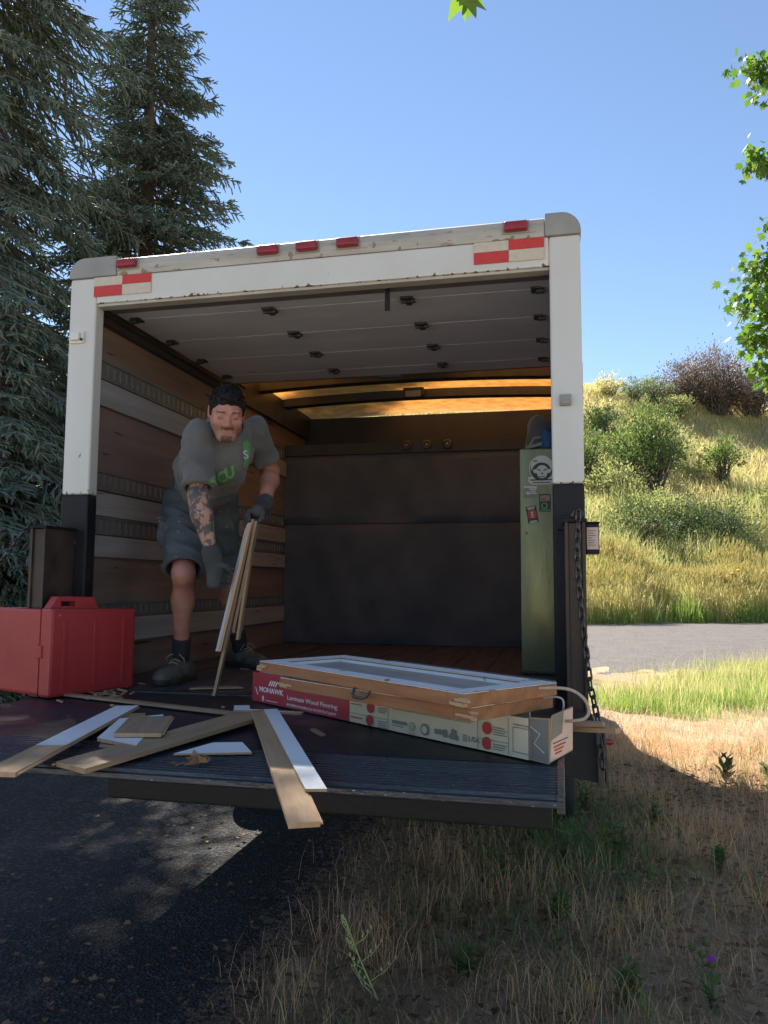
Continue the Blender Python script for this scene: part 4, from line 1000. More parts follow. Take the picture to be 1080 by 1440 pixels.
def make_person():
    v3 = lambda *a: np.array(a, float)
    un = lambda a: np.array(a, float)/np.linalg.norm(a)
    ankR, kneR, hipR = v3(-.690, .345, 1.075), v3(-.626, .22, 1.459), v3(-.755, .47, 1.800)
    ankL, kneL, hipL = v3(-.672, .99, 1.075), v3(-.652, .70, 1.465), v3(-.640, .58, 1.820)
    toeR, toeL = v3(-.690, .165, 1.0), v3(-.53, .915, 1.0)
    shR, elR, wrR, hdR = v3(-.430, -.075, 2.012), v3(-.392, -.13, 1.752), v3(-.340, -.105, 1.530), v3(-.316, -.090, 1.475)
    shL, elL, wrL, hdL = v3(-.290, .185, 2.075), v3(-.278, .36, 1.922), v3(-.226, .165, 1.758), v3(-.216, .055, 1.690)
    neck = v3(-.362, .065, 2.055); Hc = v3(-.299, -.085, 2.108)
    pel = (hipR+hipL)/2+v3(0, 0, .02); chest = v3(-.425, .11, 1.985); mid = v3(-.585, .32, 1.945)
    # head frame
    hd = un(v3(.50, -.87, 0)); fwd = un(hd*math.cos(.55)+v3(0, 0, -math.sin(.55)))
    side = un(np.cross(v3(0, 0, 1), hd)); up = un(np.cross(fwd, side)); 
    if up[2] < 0: up = -up
    side = un(np.cross(up, fwd)) if False else side
    if np.dot(np.cross(side, fwd), up) < 0: pass
    A = [side, fwd, up]
    hs = .885
    h = lambda s, f, u: Hc+(side*s+fwd*f+up*u)*hs
    P = empty('person', (-.68, .6, .97)); tag(P, 'dark haired man in grey t-shirt and shorts bending to gather boards', 'person')

    # ---- body: one continuous surface
    B = SDF((-.92, -.30, .99), (-.12, 1.12, 2.28), .0052)
    B.sc = hs
    B.ell(h(0, -.012, .022), A, (.073, .093, .092), .02)
    B.ell(h(0, .024, -.042), A, (.055, .066, .078), .03)
    B.cone(h(-.018, .066, -.100), h(.018, .066, -.100), .019, .019, .03)
    B.cone(h(-.048, .0, -.066), h(-.018, .060, -.098), .016, .015, .03); B.cone(h(.048, .0, -.066), h(.018, .060, -.098), .016, .015, .03)
    for sg in (-1, 1):
        B.ell(h(sg*.040, .062, -.030), A, (.024, .020, .022), .03)
        B.cone(h(sg*.016, .084, .026), h(sg*.048, .070, .024), .009, .008, .014)
        B.ell(h(sg*.032, .100, .006), A, (.019, .020, .013), .010, cut=True)
        B.ell(h(sg*.032, .074, .004), A, (.015, .014, .013), .006)
        B.ell(h(sg*.076, -.008, -.006), A, (.010, .020, .033), .010); B.ell(h(sg*.085, -.002, -.004), A, (.006, .010, .018), .006, cut=True)
    B.cone(h(0, .082, .012), h(0, .103, -.030), .008, .0125, .012)
    for sg in (-1, 1): B.ell(h(sg*.012, .094, -.035), A, (.009, .010, .008), .008)
    B.cone(h(-.018, .082, -.060), h(.018, .082, -.060), .0075, .0075, .008); B.cone(h(-.014, .081, -.072), h(.014, .081, -.072), .0085, .0085, .008)
    B.cone(h(-.022, .092, -.066), h(.022, .092, -.066), .003, .003, .003, cut=True)
    B.sc = .90
    B.cone(h(0, -.030, -.055), neck, .056, .062, .03)
    B.cone(neck, (shR+shL)/2, .062, .068, .05)
    B.cone(chest, mid, .112, .105, .06); B.cone(mid, pel, .105, .115, .06)
    B.cone(shR, chest, .046, .08, .04); B.cone(shL, chest, .046, .08, .04)
    B.sc = .80
    def arm(sh, el, wr, hh):
        B.cone(sh, el, .054, .045, .03); d = (wr-el)
        B.cone(el, el+d*.30, .044, .050, .03); B.cone(el+d*.30, wr, .050, .031, .03); B.cone(wr, hh, .031, .030, .02)
    arm(shR, elR, wrR, hdR); arm(shL, elL, wrL, hdL)
    B.sc = .79
    def leg(hip, kn, an):
        B.cone(hip, kn, .088, .060, .04); B.ell(kn+v3(.01, -.02, 0), np.eye(3), (.045, .04, .055), .03)
        d = an-kn; bk = np.array([-.01, .022, 0])
        B.cone(kn, kn+d*.32+bk, .054, .059, .03); B.cone(kn+d*.32+bk, an, .059, .037, .03)
        B.cone(an, an+v3(0, 0, -.05), .037, .035, .02)
    leg(hipR, kneR, ankR); leg(hipL, kneL, ankL)
    V, Q = B.mesh(); V = smooth_mesh(V, Q, 1, .4)
    C = V[Q].mean(1); R = C-Hc; s_, f_, u_ = R@side/hs, R@fwd/hs, R@up/hs
    mi = np.zeros(len(Q), int)
    inhead = (np.abs(s_) < .09) & (np.abs(f_) < .13) & (u_ > -.14) & (u_ < .13)
    fm = inhead & (((u_ > -.058) & (u_ < -.043) & (np.abs(s_) < .029) & (f_ > .07)) | ((u_ < -.086) & (np.abs(s_) < .024) & (f_ > .05)))
    jaw = inhead & (u_ < -.055) & (f_ > .0) & ~fm
    lips = inhead & (np.abs(s_) < .023) & (u_ < -.058) & (u_ > -.078) & (f_ > .075)
    brow = inhead & (np.abs(np.abs(s_)-.033) < .019) & (u_ > .020-.12*(np.abs(s_)-.033)) & (u_ < .029-.12*(np.abs(s_)-.033)) & (f_ > .05)
    lash = inhead & (np.abs(np.abs(s_)-.032) < .014) & (u_ > -.008) & (u_ < -.0025) & (f_ > .06)
    mi[jaw] = 1; mi[fm] = 5; mi[lips] = 3; mi[brow] = 5; mi[lash] = 5
    # tattooed right forearm
    ab = hdR-shR; t_ = (C-shR)@ab/(ab@ab); dR = np.linalg.norm(C-shR-np.clip(t_, 0, 1)[:, None]*ab, axis=1)
    mi[(dR < .13) & (t_ > .35) & (t_ < 1.15) & (C[:, 1] < .0) & ~inhead & (C[:, 2] < 1.86)] = 4
    skin = pm('skin', (.47, .225, .165), (.36, .15, .11), 14, .5, .12, 90, spec=.4, detail=8)
    stub = pm('shaved_skin', (.36, .19, .14), (.28, .15, .115), 40, .6)
    hairm = pm('dark_hair', (.010, .009, .009), (.022, .018, .017), 60, .6, .6, 160, spec=.25)
    beardm = pm('moustache_stubble', (.07, .042, .034), (.22, .115, .085), 150, .65, detail=8, ramp=(.42, .60))
    lipm = pm('lips', (.40, .175, .135), rough=.45)
    tat = pm('tattooed_skin', (.075, .07, .07), (.40, .22, .155), 21, .5, detail=4, ramp=(.46, .53), specks=[(48, .58, (.09, .08, .08))])
    body = link('body', npmesh('body', V, quads=Q, mats=[skin, stub, hairm, lipm, tat, beardm], mi=mi, smooth=True), P)

    # ---- hair
    G = SDF(Hc-.17, Hc+.17, .0042); G.sc = hs; G.jit = .0016
    wn = lambda X: .0016*np.sin(X[..., 0]*160+3*np.sin(X[..., 2]*70))*np.sin(X[..., 1]*150+2*np.sin(X[..., 0]*60))+.0012*np.sin(X[..., 2]*90+X[..., 0]*70)
    pl = lambda c, n: (c, n)
    hl = [(h(0, .074, .062), un(fwd*.72-up*.69)), (h(0, .0, -.012), un(fwd*.35-up*.94)), ]
    G.ell(h(0, -.015, .029), A, (.0755, .0950, .0955), .01, wr=wn, plane=[(h(0, .080, .060), un(fwd*.62-up*.78))])
    G.ell(h(0, .030, .088), A, (.046, .044, .020), .02, wr=wn)
    # sideburns and temples
    for sg in (-1, 1): G.cone(h(sg*.069, .020, .05), h(sg*.071, .012, -.012), .013, .007, .012)
    # back of the head lower limit
    sl, X = G.region(Hc-.17, Hc+.17); low = (X-np.array(h(0, -.05, -.052), np.float32))@np.array(-up, np.float32); G.f[sl] = np.maximum(G.f[sl], low)
    V2, Q2 = G.mesh(); rh = np.random.default_rng(2); k = rh.integers(0, len(Q2), 2600); c0_ = V2[Q2[k]].mean(1)
    nrm = np.cross(V2[Q2[k, 1]]-V2[Q2[k, 0]], V2[Q2[k, 3]]-V2[Q2[k, 0]]); nrm /= np.maximum(np.linalg.norm(nrm, axis=1, keepdims=True), 1e-9)
    rel_ = (c0_-Hc); outw = rel_/np.linalg.norm(rel_, axis=1, keepdims=True); ok = (nrm*outw).sum(1) > .2; c0_ = c0_[ok]; nrm = outw[ok]
    ln = rh.uniform(.005, .012, len(c0_))[:, None]*(.5+.5*np.clip(((c0_-Hc)@up)/.1, 0, 1))[:, None]; dv = nrm+.7*fwd*np.clip((c0_-Hc)@up/.1, 0, 1)[:, None]+rh.normal(size=c0_.shape)*.35
    dv /= np.linalg.norm(dv, axis=1, keepdims=True); e_ = c0_+dv*ln; sdv = np.cross(dv, nrm+rh.normal(size=c0_.shape)*.3); sdv /= np.maximum(np.linalg.norm(sdv, axis=1, keepdims=True), 1e-9)
    VS = np.stack([c0_-sdv*.0022-nrm*.002, c0_+sdv*.0022-nrm*.002, e_], 1).reshape(-1, 3); TS = np.arange(len(VS)).reshape(-1, 3)+len(V2)
    link('hair', npmesh('hair', np.concatenate([V2, VS]), tris=TS, quads=Q2, mats=[hairm], smooth=True), P)

    # ---- t-shirt
    cloth = pm('grey_tshirt', (.125, .120, .108), (.095, .092, .085), 5, .9, .2, 120, sheen=.2)
    Sx = SDF((-.95, -.36, 1.58), (-.06, .80, 2.25), .006); Sx.sc = .87
    def wr(Pp): return .006*np.sin((Pp[..., 0]*.6-Pp[..., 1]*.8)*46+Pp[..., 2]*18+2.2*np.sin(Pp[..., 2]*22))*np.clip((2.03-Pp[..., 2])*6, 0, 1)+.0055*np.sin(Pp[..., 0]*34+Pp[..., 2]*25+2*np.sin(Pp[..., 1]*13))*np.sin(Pp[..., 1]*21-Pp[..., 2]*17)+.004*np.sin((Pp[..., 0]+Pp[..., 1]*.6)*55+np.sin(Pp[..., 2]*30))
    def ridge(q): return (1-np.abs(np.sin(q)))**2
    wr0 = wr
    def wr(Pp): return .8*wr0(Pp)-.009*ridge((Pp[..., 0]*.75+Pp[..., 1]*.5)*17+Pp[..., 2]*9+1.4*np.sin(Pp[..., 2]*14+Pp[..., 0]*6))*np.clip((2.04-Pp[..., 2])*7, 0, 1)-.006*ridge(Pp[..., 2]*30+Pp[..., 1]*14-Pp[..., 0]*9+np.sin(Pp[..., 0]*25))
    spine = un(chest-pel); hemp = pel+spine*.075
    Sx.cone(chest, mid, .140, .140, .06, wr=wr); Sx.cone(mid, pel, .142, .152, .06, wr=wr, plane=[(hemp, -spine)])
    Sx.cone(chest+v3(.05, -.05, -.045), mid+v3(.06, -.07, -.08), .125, .12, .08, wr=wr)
    Sx.cone(shR, chest, .064, .11, .05, wr=wr); Sx.cone(shL, chest, .064, .11, .05, wr=wr)
    Sx.cone((shR+shL)/2*.8+neck*.2, chest, .10, .12, .05, wr=wr)
    dR_ = un(elR-shR); dL_ = un(elL-shL)
    eR = shR+dR_*.225; eL = shL+dL_*.155
    Sx.cone(shR, eR+dR_*.06, .066, .080, .03, wr=wr, plane=[(eR, dR_)]); Sx.cone(shL, eL+dL_*.06, .066, .074, .03, wr=wr, plane=[(eL, dL_)])
    nd = un(Hc-neck)
    # neck hole and hollow openings
    Sx.cone(neck+nd*.01, neck+nd*.12, .072, .080, .012, cut=True)
    Sx.cone(shR+dR_*.17, eR+dR_*.05, .050, .062, .004, cut=True); Sx.cone(shL+dL_*.11, eL+dL_*.05, .048, .058, .004, cut=True)
    V3, Q3 = Sx.mesh(); V3 = smooth_mesh(V3, Q3, 1, .35)
    shirt = link('shirt', npmesh('shirt', V3, quads=Q3, mats=[cloth], smooth=True), P)
    bvh = BVHTree.FromPolygons([tuple(v) for v in V3], [tuple(q) for q in Q3])
    def printed(me, O, ex, n, mat, off=.0035):
        ex = Vector(ex).normalized(); n = Vector(n).normalized(); ex = (ex-n*ex.dot(n)).normalized(); ey = n.cross(ex)
        bm = bmesh.new(); bm.from_mesh(me); bmesh.ops.triangulate(bm, faces=bm.faces)
        bmesh.ops.subdivide_edges(bm, edges=[e for e in bm.edges if e.calc_length() > .012], cuts=2, use_grid_fill=True)
        kill = []
        for v in bm.verts:
            w = Vector(O)+ex*v.co.x+ey*v.co.y
            loc, nn, i, d = bvh.ray_cast(w+n*.4, -n)
            if loc is None: kill.append(v)
            else: v.co = loc+n*off
        if kill: bmesh.ops.delete(bm, geom=kill, context='VERTS')
        bm.to_mesh(me); bm.free(); me.materials.clear(); me.materials.append(mat)
        return link('shirt_print', me, shirt)
    nface = v3(.42, -.88, -.12); exv = v3(.85, .42, .30)
    def at(u0, w0): return v3(-.375, -.10, 1.800)+un(exv)*u0+v3(-.02, .02, .10)*w0
    printed(text_mesh('A', .062, 0, 'CENTER', .15, .0025), at(.028, .0), v3(.85, .42, .02), nface, ink_green)
    printed(text_mesh('C', .062, 0, 'CENTER', .15, .0025), at(.068, .02), v3(.85, .42, .12), nface, ink_green)
    printed(text_mesh('U', .060, 0, 'CENTER', .15, .0025), at(.106, .10), v3(.80, .42, .40), nface, ink_green)
    mb = MB(); mb.add([(x, y, 0) for x, y in [(-.016, -.05), (.004, -.03), (.016, .01), (.022, .045), (.010, .066), (-.010, .060), (-.016, .035), (-.006, .012), (-.014, -.02)]], [tuple(range(9))])
    printed(mb.mesh('splash', ink_green), v3(-.232, -.02, 1.935), v3(.85, .45, .1), nface, ink_green)
    printed(text_mesh('S', .050, 0, 'CENTER', .0, .001), v3(-.234, -.02, 1.925), v3(.85, .45, .2), nface, ink_pale, .005)
    printed(text_mesh('AXA', .026, 0, 'CENTER', .2, .0004), v3(-.520, -.02, 2.075), v3(.55, -.35, .62), v3(-.45, -.70, .55), ink_pale)

    # ---- shorts
    shortm = pm('paint_flecked_shorts', (.085, .097, .104), (.062, .072, .080), 6, .85, .25, 110, specks=[(60, .70, (.5, .5, .48))])
    Hx = SDF((-1.02, .0, 1.36), (-.45, .95, 2.0), .006); Hx.sc = .90
    def wr2(Pp): return .006*np.sin(Pp[..., 2]*42+Pp[..., 0]*30+2*np.sin(Pp[..., 1]*16))*np.sin(Pp[..., 1]*24)+.004*np.sin(Pp[..., 2]*75+Pp[..., 1]*30)
    wr3 = wr2
    def wr2(Pp): return .8*wr3(Pp)-.008*ridge(Pp[..., 2]*24+Pp[..., 1]*13+Pp[..., 0]*8+1.2*np.sin(Pp[..., 1]*22))
    Hx.ell(pel+v3(0, .0, .0), np.eye(3), (.152, .150, .130), .05, wr=wr2)
    dK = un(kneR-hipR); dKL = un(kneL-hipL)
    kR = hipR+dK*.425; kL = hipL+dKL*.355
    Hx.cone(hipR, kR+dK*.08, .118, .094, .05, wr=wr2, plane=[(kR, dK)]); Hx.cone(hipL, kL+dKL*.08, .112, .090, .04, wr=wr2, plane=[(kL, dKL)])
    # cargo pocket on the outer thigh
    pc = hipR+dK*.22+v3(-.080, -.035, .01); Hx.ell(pc, np.eye(3), (.032, .062, .082), .006, wr=wr2); Hx.ell(pc+v3(-.004, -.004, .068), np.eye(3), (.034, .066, .018), .004)
    Hx.cone(kR-dK*.05, kR+dK*.06, .078, .084, .004, cut=True); Hx.cone(kL-dKL*.05, kL+dKL*.06, .076, .080, .004, cut=True)
    V4, Q4 = Hx.mesh(); V4 = smooth_mesh(V4, Q4, 1, .35)
    shorts = link('shorts', npmesh('shorts', V4, quads=Q4, mats=[shortm], smooth=True), P)

    # ---- gloves gripping the boards
    glm = pm('dark_work_glove', (.040, .042, .042), (.065, .066, .062), 10, .85, .3, 80)
    def glove(wr_, g, b, sgn, cuffdir):
        b = un(b); w = wr_-g; w = un(w-b*(w@b)); c = np.cross(b, w)*sgn
        X = SDF(g-.15, g+.15, .0036); X.sc = .84
        ring = lambda th, off, rad: g+b*off*.88+.88*rad*(math.cos(th)*w+math.sin(th)*c)
        palm = g+w*.040
        X.cone(wr_+cuffdir*.012, wr_-cuffdir*.02, .041, .038, .01)
        X.cone(wr_, palm+b*.025, .036, .030, .02); X.cone(wr_, palm-b*.028, .036, .028, .02); X.cone(palm-b*.03, palm+b*.032, .024, .026, .02)
        for i, (off, rr) in enumerate(((-.036, .0088), (-.013, .0100), (.010, .0103), (.033, .0098))):
            ths = [.25, .95, 1.65, 2.25+.1*i]; rd = [.042, .040, .033, .026]; pts = [ring(t, off, r_) for t, r_ in zip(ths, rd)]
            for p, q in zip(pts[:-1], pts[1:]): X.cone(p, q, rr+.002, rr+.001, .004)
        tp_ = [palm+b*.030-c*.012, ring(-.7, .050, .040), ring(-1.35, .046, .034), ring(-1.9, .036, .028)]
        for p, q, r_ in zip(tp_[:-1], tp_[1:], (.016, .0135, .012)): X.cone(p, q, r_, r_-.001, .006)
        V5, Q5 = X.mesh(); return link('glove', npmesh('glove', V5, quads=Q5, mats=[glm], smooth=True), P)
    bd = v3(.10, .10, .69)
    glove(wrR, v3(-.288, -.085, 1.438), bd, -1, un(elR-wrR)); glove(wrL, v3(-.222, .025, 1.668), v3(.35, -.5, .35), 1, un(elL-wrL))

    # ---- socks and shoes
    sockm = pm('black_sock', (.018, .018, .020), (.03, .03, .032), 20, .9, .4, 120)
    shoem = pm('grey_olive_shoe', (.115, .105, .085), (.075, .07, .06), 14, .8, .3, 120)
    solem = pm('dark_sole', (.020, .020, .020), (.035, .033, .03), 15, .75, .3)
    lacem = pm('pale_lace', (.30, .27, .20), rough=.8)
    for an, kn, toe in ((ankR, kneR, toeR), (ankL, kneL, toeL)):
        X = SDF(an-.12+v3(0, 0, .03), an+v3(.12, .12, .22), .005); X.sc = .86; d = kn-an
        X.cone(an+v3(0, 0, -.04), an+d*.26, .042, .051, .01, plane=[(an+d*.235, un(d))])
        V6, Q6 = X.mesh(); link('sock', npmesh('sock', V6, quads=Q6, mats=[sockm], smooth=True), P)
        fd = toe-an; fd[2] = 0; fd = un(fd); sd = v3(-fd[1], fd[0], 0); zf = .9705
        ct_ = v3(an[0], an[1], zf)
        F = lambda a, s, z: ct_+fd*a+sd*s+v3(0, 0, z)
        X = SDF(ct_-v3(.28, .28, .02), ct_+v3(.28, .28, .2), .0042); X.sc = .92; fl = [(ct_+v3(0, 0, .001), v3(0, 0, -1))]
        X.cone(F(-.055, 0, .045), F(.02, 0, .05), .044, .046, .02, plane=fl); X.cone(F(.02, 0, .050), F(.15, .004, .036), .046, .036, .03, plane=fl)
        X.cone(F(.10, .014, .034), F(.185, .006, .030), .038, .030, .03, plane=fl); X.cone(F(.10, -.016, .034), F(.17, -.012, .030), .034, .030, .03, plane=fl)
        X.cone(F(-.02, 0, .08), F(-.005, 0, .115), .046, .048, .02, plane=[(F(0, 0, .118), un(v3(0, 0, 1)-fd*.2))]); 
        X.cone(F(-.01, 0, .10), F(-.005, 0, .14), .040, .043, .004, cut=True)
        V7, Q7 = X.mesh(); shoe = link('shoe', npmesh('shoe', V7, quads=Q7, mats=[shoem], smooth=True), P)
        X = SDF(ct_-v3(.28, .28, .02), ct_+v3(.28, .28, .2), .0045); sl_ = [(ct_+v3(0, 0, .0008), v3(0, 0, -1)), (ct_+v3(0, 0, .028), v3(0, 0, 1))]
        X.cone(F(-.055, 0, .02), F(.05, 0, .02), .050, .046, .02, plane=sl_); X.cone(F(.05, 0, .02), F(.12, .010, .02), .046, .052, .02, plane=sl_); X.cone(F(.12, .006, .02), F(.180, .0, .022), .052, .040, .02, plane=sl_)
        V8, Q8 = X.mesh(); link('sole', npmesh('sole', V8, quads=Q8, mats=[solem], smooth=True), shoe)
        mb = MB()
        for k in range(5):
            a = .035+k*.018; z = .112-k*.011; mb.tube([F(a, -.024, z-.008), F(a+.006, 0, z+.002), F(a, .024, z-.008)], .003, 5)
        for sg in (-1, 1): mb.tube([F(.035, 0, .115), F(.055, sg*.02, .125), F(.06, sg*.045, .105), F(.045, sg*.04, .09)], .0022, 5)
        link('lace', mb.mesh('lace', lacem), shoe)
    return P
make_person()
# ------------------------------------------------------------------ plants
def unit(a): return a/np.maximum(np.linalg.norm(a, axis=-1, keepdims=True), 1e-9)
def shoots(P0, P1, r0, r1):
    """three-sided tapered shoots; arrays (n,3)"""
    n = len(P0); d = unit(P1-P0); ref = np.where(np.abs(d[:, 2:3]) < .9, np.array([[0, 0, 1.]]), np.array([[1., 0, 0]]))
    a = unit(np.cross(d, ref)); b = np.cross(d, a); V = np.empty((n, 6, 3)); 
    r0 = np.broadcast_to(np.asarray(r0, float).reshape(-1, 1), (n, 1)); r1 = np.broadcast_to(np.asarray(r1, float).reshape(-1, 1), (n, 1))
    for k in range(3):
        c, s = math.cos(2*PI*k/3), math.sin(2*PI*k/3)
        V[:, k] = P0+r0*(c*a+s*b); V[:, 3+k] = P1+r1*(c*a+s*b)
    I = (np.arange(n)*6)[:, None]
    Q = np.concatenate([I+np.array([[k, (k+1) % 3, 3+(k+1) % 3, 3+k]]) for k in range(3)]); Tt = I+np.array([[3, 4, 5]])
    return V.reshape(-1, 3), Q, Tt
def leaves(C, D, Nn, l, w):
    """folded diamond leaves"""
    n = len(C); D = unit(D); S = unit(np.cross(D, Nn)); Nn = np.cross(S, D); l = np.asarray(l).reshape(-1, 1); w = np.asarray(w).reshape(-1, 1)
    V = np.stack([C, C+D*l*.45+S*w*.5+Nn*w*.15, C+D*l, C+D*l*.45-S*w*.5+Nn*w*.15], 1)
    I = (np.arange(n)*4)[:, None]
    return V.reshape(-1, 3), np.concatenate([I+np.array([[0, 1, 2]]), I+np.array([[0, 2, 3]])])
def rdir(n, r=rng): return unit(r.normal(size=(n, 3)))

def blades(name, P, hgt, wid, lean, mat, r=rng, bend=.5):
    """grass blades: two-piece curved strips"""
    n = len(P); az = r.uniform(0, 2*PI, n); fa = r.uniform(0, 2*PI, n)
    ln = (lean*hgt)[:, None]*np.stack([np.cos(az), np.sin(az), np.zeros(n)], -1)
    sd = np.stack([np.cos(fa), np.sin(fa), np.zeros(n)], -1)*(wid/2)[:, None]; up = np.zeros((n, 3)); up[:, 2] = hgt
    m = P+up*.55+ln*.35; t = P+up*(1-.25*np.abs(lean))[:, None]+ln
    V = np.stack([P-sd, P+sd, m+sd*.8, m-sd*.8, t], 1).reshape(-1, 3)
    I = (np.arange(n)*5)[:, None]
    return npmesh(name, V, tris=I+np.array([[3, 2, 4]]), quads=I+np.array([[0, 1, 2, 3]]), mats=[mat])

spruce_mat = pm('spruce_needles', (.15, .21, .175), (.19, .25, .20), 3, .5, transl=.35, island=[(0, (.11, .17, .145)), (.55, (.19, .26, .21)), (.9, (.27, .34, .25)), (1, (.30, .25, .17))])
bark = pm('grey_bark', (.12, .095, .075), (.075, .06, .05), 8, .9, .5, 30, stretch=(1, 1, .25))
def leafmat(name, cols, transl=.35, rough=.5): return pm(name, cols[0], cols[1], 2, rough, transl=transl, island=[(i/(len(cols)-1), c) for i, c in enumerate(cols)], spec=.35)
maple_mat = leafmat('maple_leaf', [(.07, .14, .03), (.11, .20, .04), (.16, .26, .05), (.20, .25, .06)], .45)
green_leaf = leafmat('green_leaf', [(.09, .15, .045), (.14, .20, .06), (.19, .25, .08)], .42)
yellow_leaf = leafmat('yellow_green_leaf', [(.21, .26, .09), (.30, .32, .13), (.38, .37, .18)], .45)
grey_leaf = leafmat('grey_green_leaf', [(.17, .22, .12), (.23, .28, .16), (.30, .34, .19)], .35)
brown_leaf = leafmat('reddish_dry_leaf', [(.15, .10, .085), (.20, .13, .105), (.14, .145, .085), (.25, .20, .15)], .3)
dark_leaf = leafmat('dark_leaf', [(.045, .08, .03), (.075, .115, .04), (.11, .145, .06)], .35)
straw = leafmat('straw_blade', [(.46, .28, .15), (.60, .39, .22), (.68, .50, .32), (.42, .27, .14)], .4, .7)
straw_gold = leafmat('golden_blade', [(.42, .39, .17), (.54, .48, .24), (.36, .39, .14), (.62, .54, .32), (.46, .38, .20)], .5, .7)
green_blade = leafmat('green_blade', [(.14, .25, .05), (.20, .33, .07), (.28, .36, .10), (.36, .36, .16)], .5, .6)
weed_leaf = leafmat('weed_leaf', [(.09, .16, .05), (.13, .20, .06), (.18, .24, .09)], .4)

# ---------------------------------------------------------------- spruces
def spruce(base, h, R, droop, label, seed, dens=1.0, z0=.6, name='spruce_tree', spread=.35, thick=.013, gap=.22, nper=5, power=.85):
    r = np.random.default_rng(seed); base = np.array(base, float)
    t = empty(name, base); tag(t, label, 'tree', 'conifers at the left of the truck')
    mb = MB(); mb.tube([tuple(base+np.array([.06*math.sin(k*.9), .05*math.cos(k*1.3), h*k/8])) for k in range(9)], [.20*h/13*(1-k/8.4)+.01 for k in range(9)], 9)
    mb.obj('trunk', bark, t)
    A0 = []; A1 = []; ra = []; rb = []; L0 = []; L1 = []; lr = []; lt = []
    z = z0
    while z < h-.15:
        f = 1-z/h
        for k in range(r.integers(nper-1, nper+2)):
            az = r.uniform(0, 2*PI); L = (R*f**power+.12)*r.uniform(.6, 1.12); zz = z+r.uniform(-.1, .1)
            u = np.array([math.cos(az), math.sin(az), 0]); sv = np.array([-u[1], u[0], 0]); m = max(4, int(L/.11*dens))
            ts = np.linspace(0, 1, 7)
            def pos(tt): 
                tt = np.asarray(tt)[:, None]
                return base+np.array([0, 0, zz])+u*L*tt+np.array([0, 0, 1])*(L*(.10*tt-droop*tt**1.3+.28*droop*tt**4))
            pts = pos(ts); A0.append(pts[:-1]); A1.append(pts[1:]); ra.append(.014*L*(1-ts[:-1])+.006); rb.append(.014*L*(1-ts[1:])+.005)
            tt = np.sort(r.uniform(.12, 1.0, 2*m)); p = pos(tt); sg = np.where(np.arange(2*m) % 2 == 0, 1, -1)[:, None]
            ll = (spread*L*(1-tt)**.8*.9+.11)*r.uniform(.7, 1.2, 2*m)
            d = unit(u*.75+sg*sv*r.uniform(.5, 1.0, (2*m, 1))+np.array([0, 0, -1])*(droop*.5+r.uniform(-.15, .35, (2*m, 1))))
            e = p+d*ll[:, None]; L0.append(p); L1.append(e); lr.append(np.full(2*m, thick*.95)); lt.append(np.full(2*m, thick*.55))
            # sub-shoots
            for (p_, d_, l_) in ((p, d, ll),):
                ns = np.maximum(1, (l_/.085*dens).astype(int)); rep = np.repeat(np.arange(len(ns)), ns)
                q = r.uniform(.15, 1.0, len(rep)); s0 = p_[rep]+d_[rep]*(l_[rep]*q)[:, None]
                dd = unit(d_[rep]*.8+rdir(len(rep), r)*.55+np.array([0, 0, -.35*droop*2])); le = r.uniform(.06, .15, len(rep))
                L0.append(s0); L1.append(s0+dd*le[:, None]); lr.append(np.full(len(rep), thick)); lt.append(np.full(len(rep), thick*.5))
        z += gap*r.uniform(.8, 1.2)*(1+.3*f)
    V, Q, Tt = shoots(np.concatenate(A0), np.concatenate(A1), np.concatenate(ra), np.concatenate(rb))
    VB, QB, TB = V, Q, Tt
    V, Q, Tt = shoots(np.concatenate(L0), np.concatenate(L1), np.concatenate(lr), np.concatenate(lt))
    nb_ = len(VB); mi = np.concatenate([np.ones(len(QB)), np.zeros(len(Q)), np.ones(len(TB)), np.zeros(len(Tt))])
    link('crown', npmesh('crown', np.concatenate([VB, V]), tris=np.concatenate([TB, Tt+nb_]), quads=np.concatenate([QB, Q+nb_]), mats=[spruce_mat, bark], mi=mi), t)
    return t
spruce((-6.45, 9.7, -.05), 15.6, 4.3, .42, 'tall pointed dark spruce rising just behind the truck roof', 21, 1.1, gap=.18, nper=7, thick=.016, power=1.12)
spruce((-6.75, 5.7, -.05), 16.5, 3.1, .95, 'big drooping conifer at the far left, its top out of the picture', 33, .95, spread=.42, gap=.25, nper=6, thick=.0145, power=.45)
spruce((-5.3, 4.7, -.05), 4.8, 1.7, .55, 'low bushy young conifer under the big drooping one', 45, 1.2, z0=.2, gap=.13, nper=7, thick=.016)
spruce((-9.1, 8.5, -.05), 15.0, 2.6, .6, 'tall dense conifer standing behind the big drooping one', 57, 1.0, gap=.25, nper=6, thick=.015, power=.6)
# ---------------------------------------------------------------- maple at the right, mostly out of frame
def maple_leaves(P, size, r):
    n = len(P); ang = np.radians([90, 62, 48, 25, 8, -25, -60, -120, -155, 172, 155, 132, 118]); rad = np.array([1.0, .50, .82, .42, .70, .34, .40, .40, .34, .70, .42, .82, .50])
    tx = np.cos(ang)*rad; ty = np.sin(ang)*rad+.25
    D = unit(np.stack([r.normal(size=n)*.7, r.normal(size=n)*.7, -np.abs(r.normal(size=n))*.8-.25], -1)); Nn = unit(rdir(n, r)+np.array([0, 0, .9]))
    S = unit(np.cross(D, Nn)); N2 = np.cross(S, D); s = size.reshape(-1, 1)
    V = [P]
    for k in range(len(ang)): V.append(P+D*s*ty[k]+S*s*tx[k]+N2*s*(-.22*tx[k]**2-.12*max(0, ty[k])**2))
    V = np.stack(V, 1); m = len(ang)+1; I = (np.arange(n)*m)[:, None]
    T3 = np.concatenate([I+np.array([[0, 1+k, 1+(k+1) % len(ang)]]) for k in range(len(ang))])
    return V.reshape(-1, 3), T3
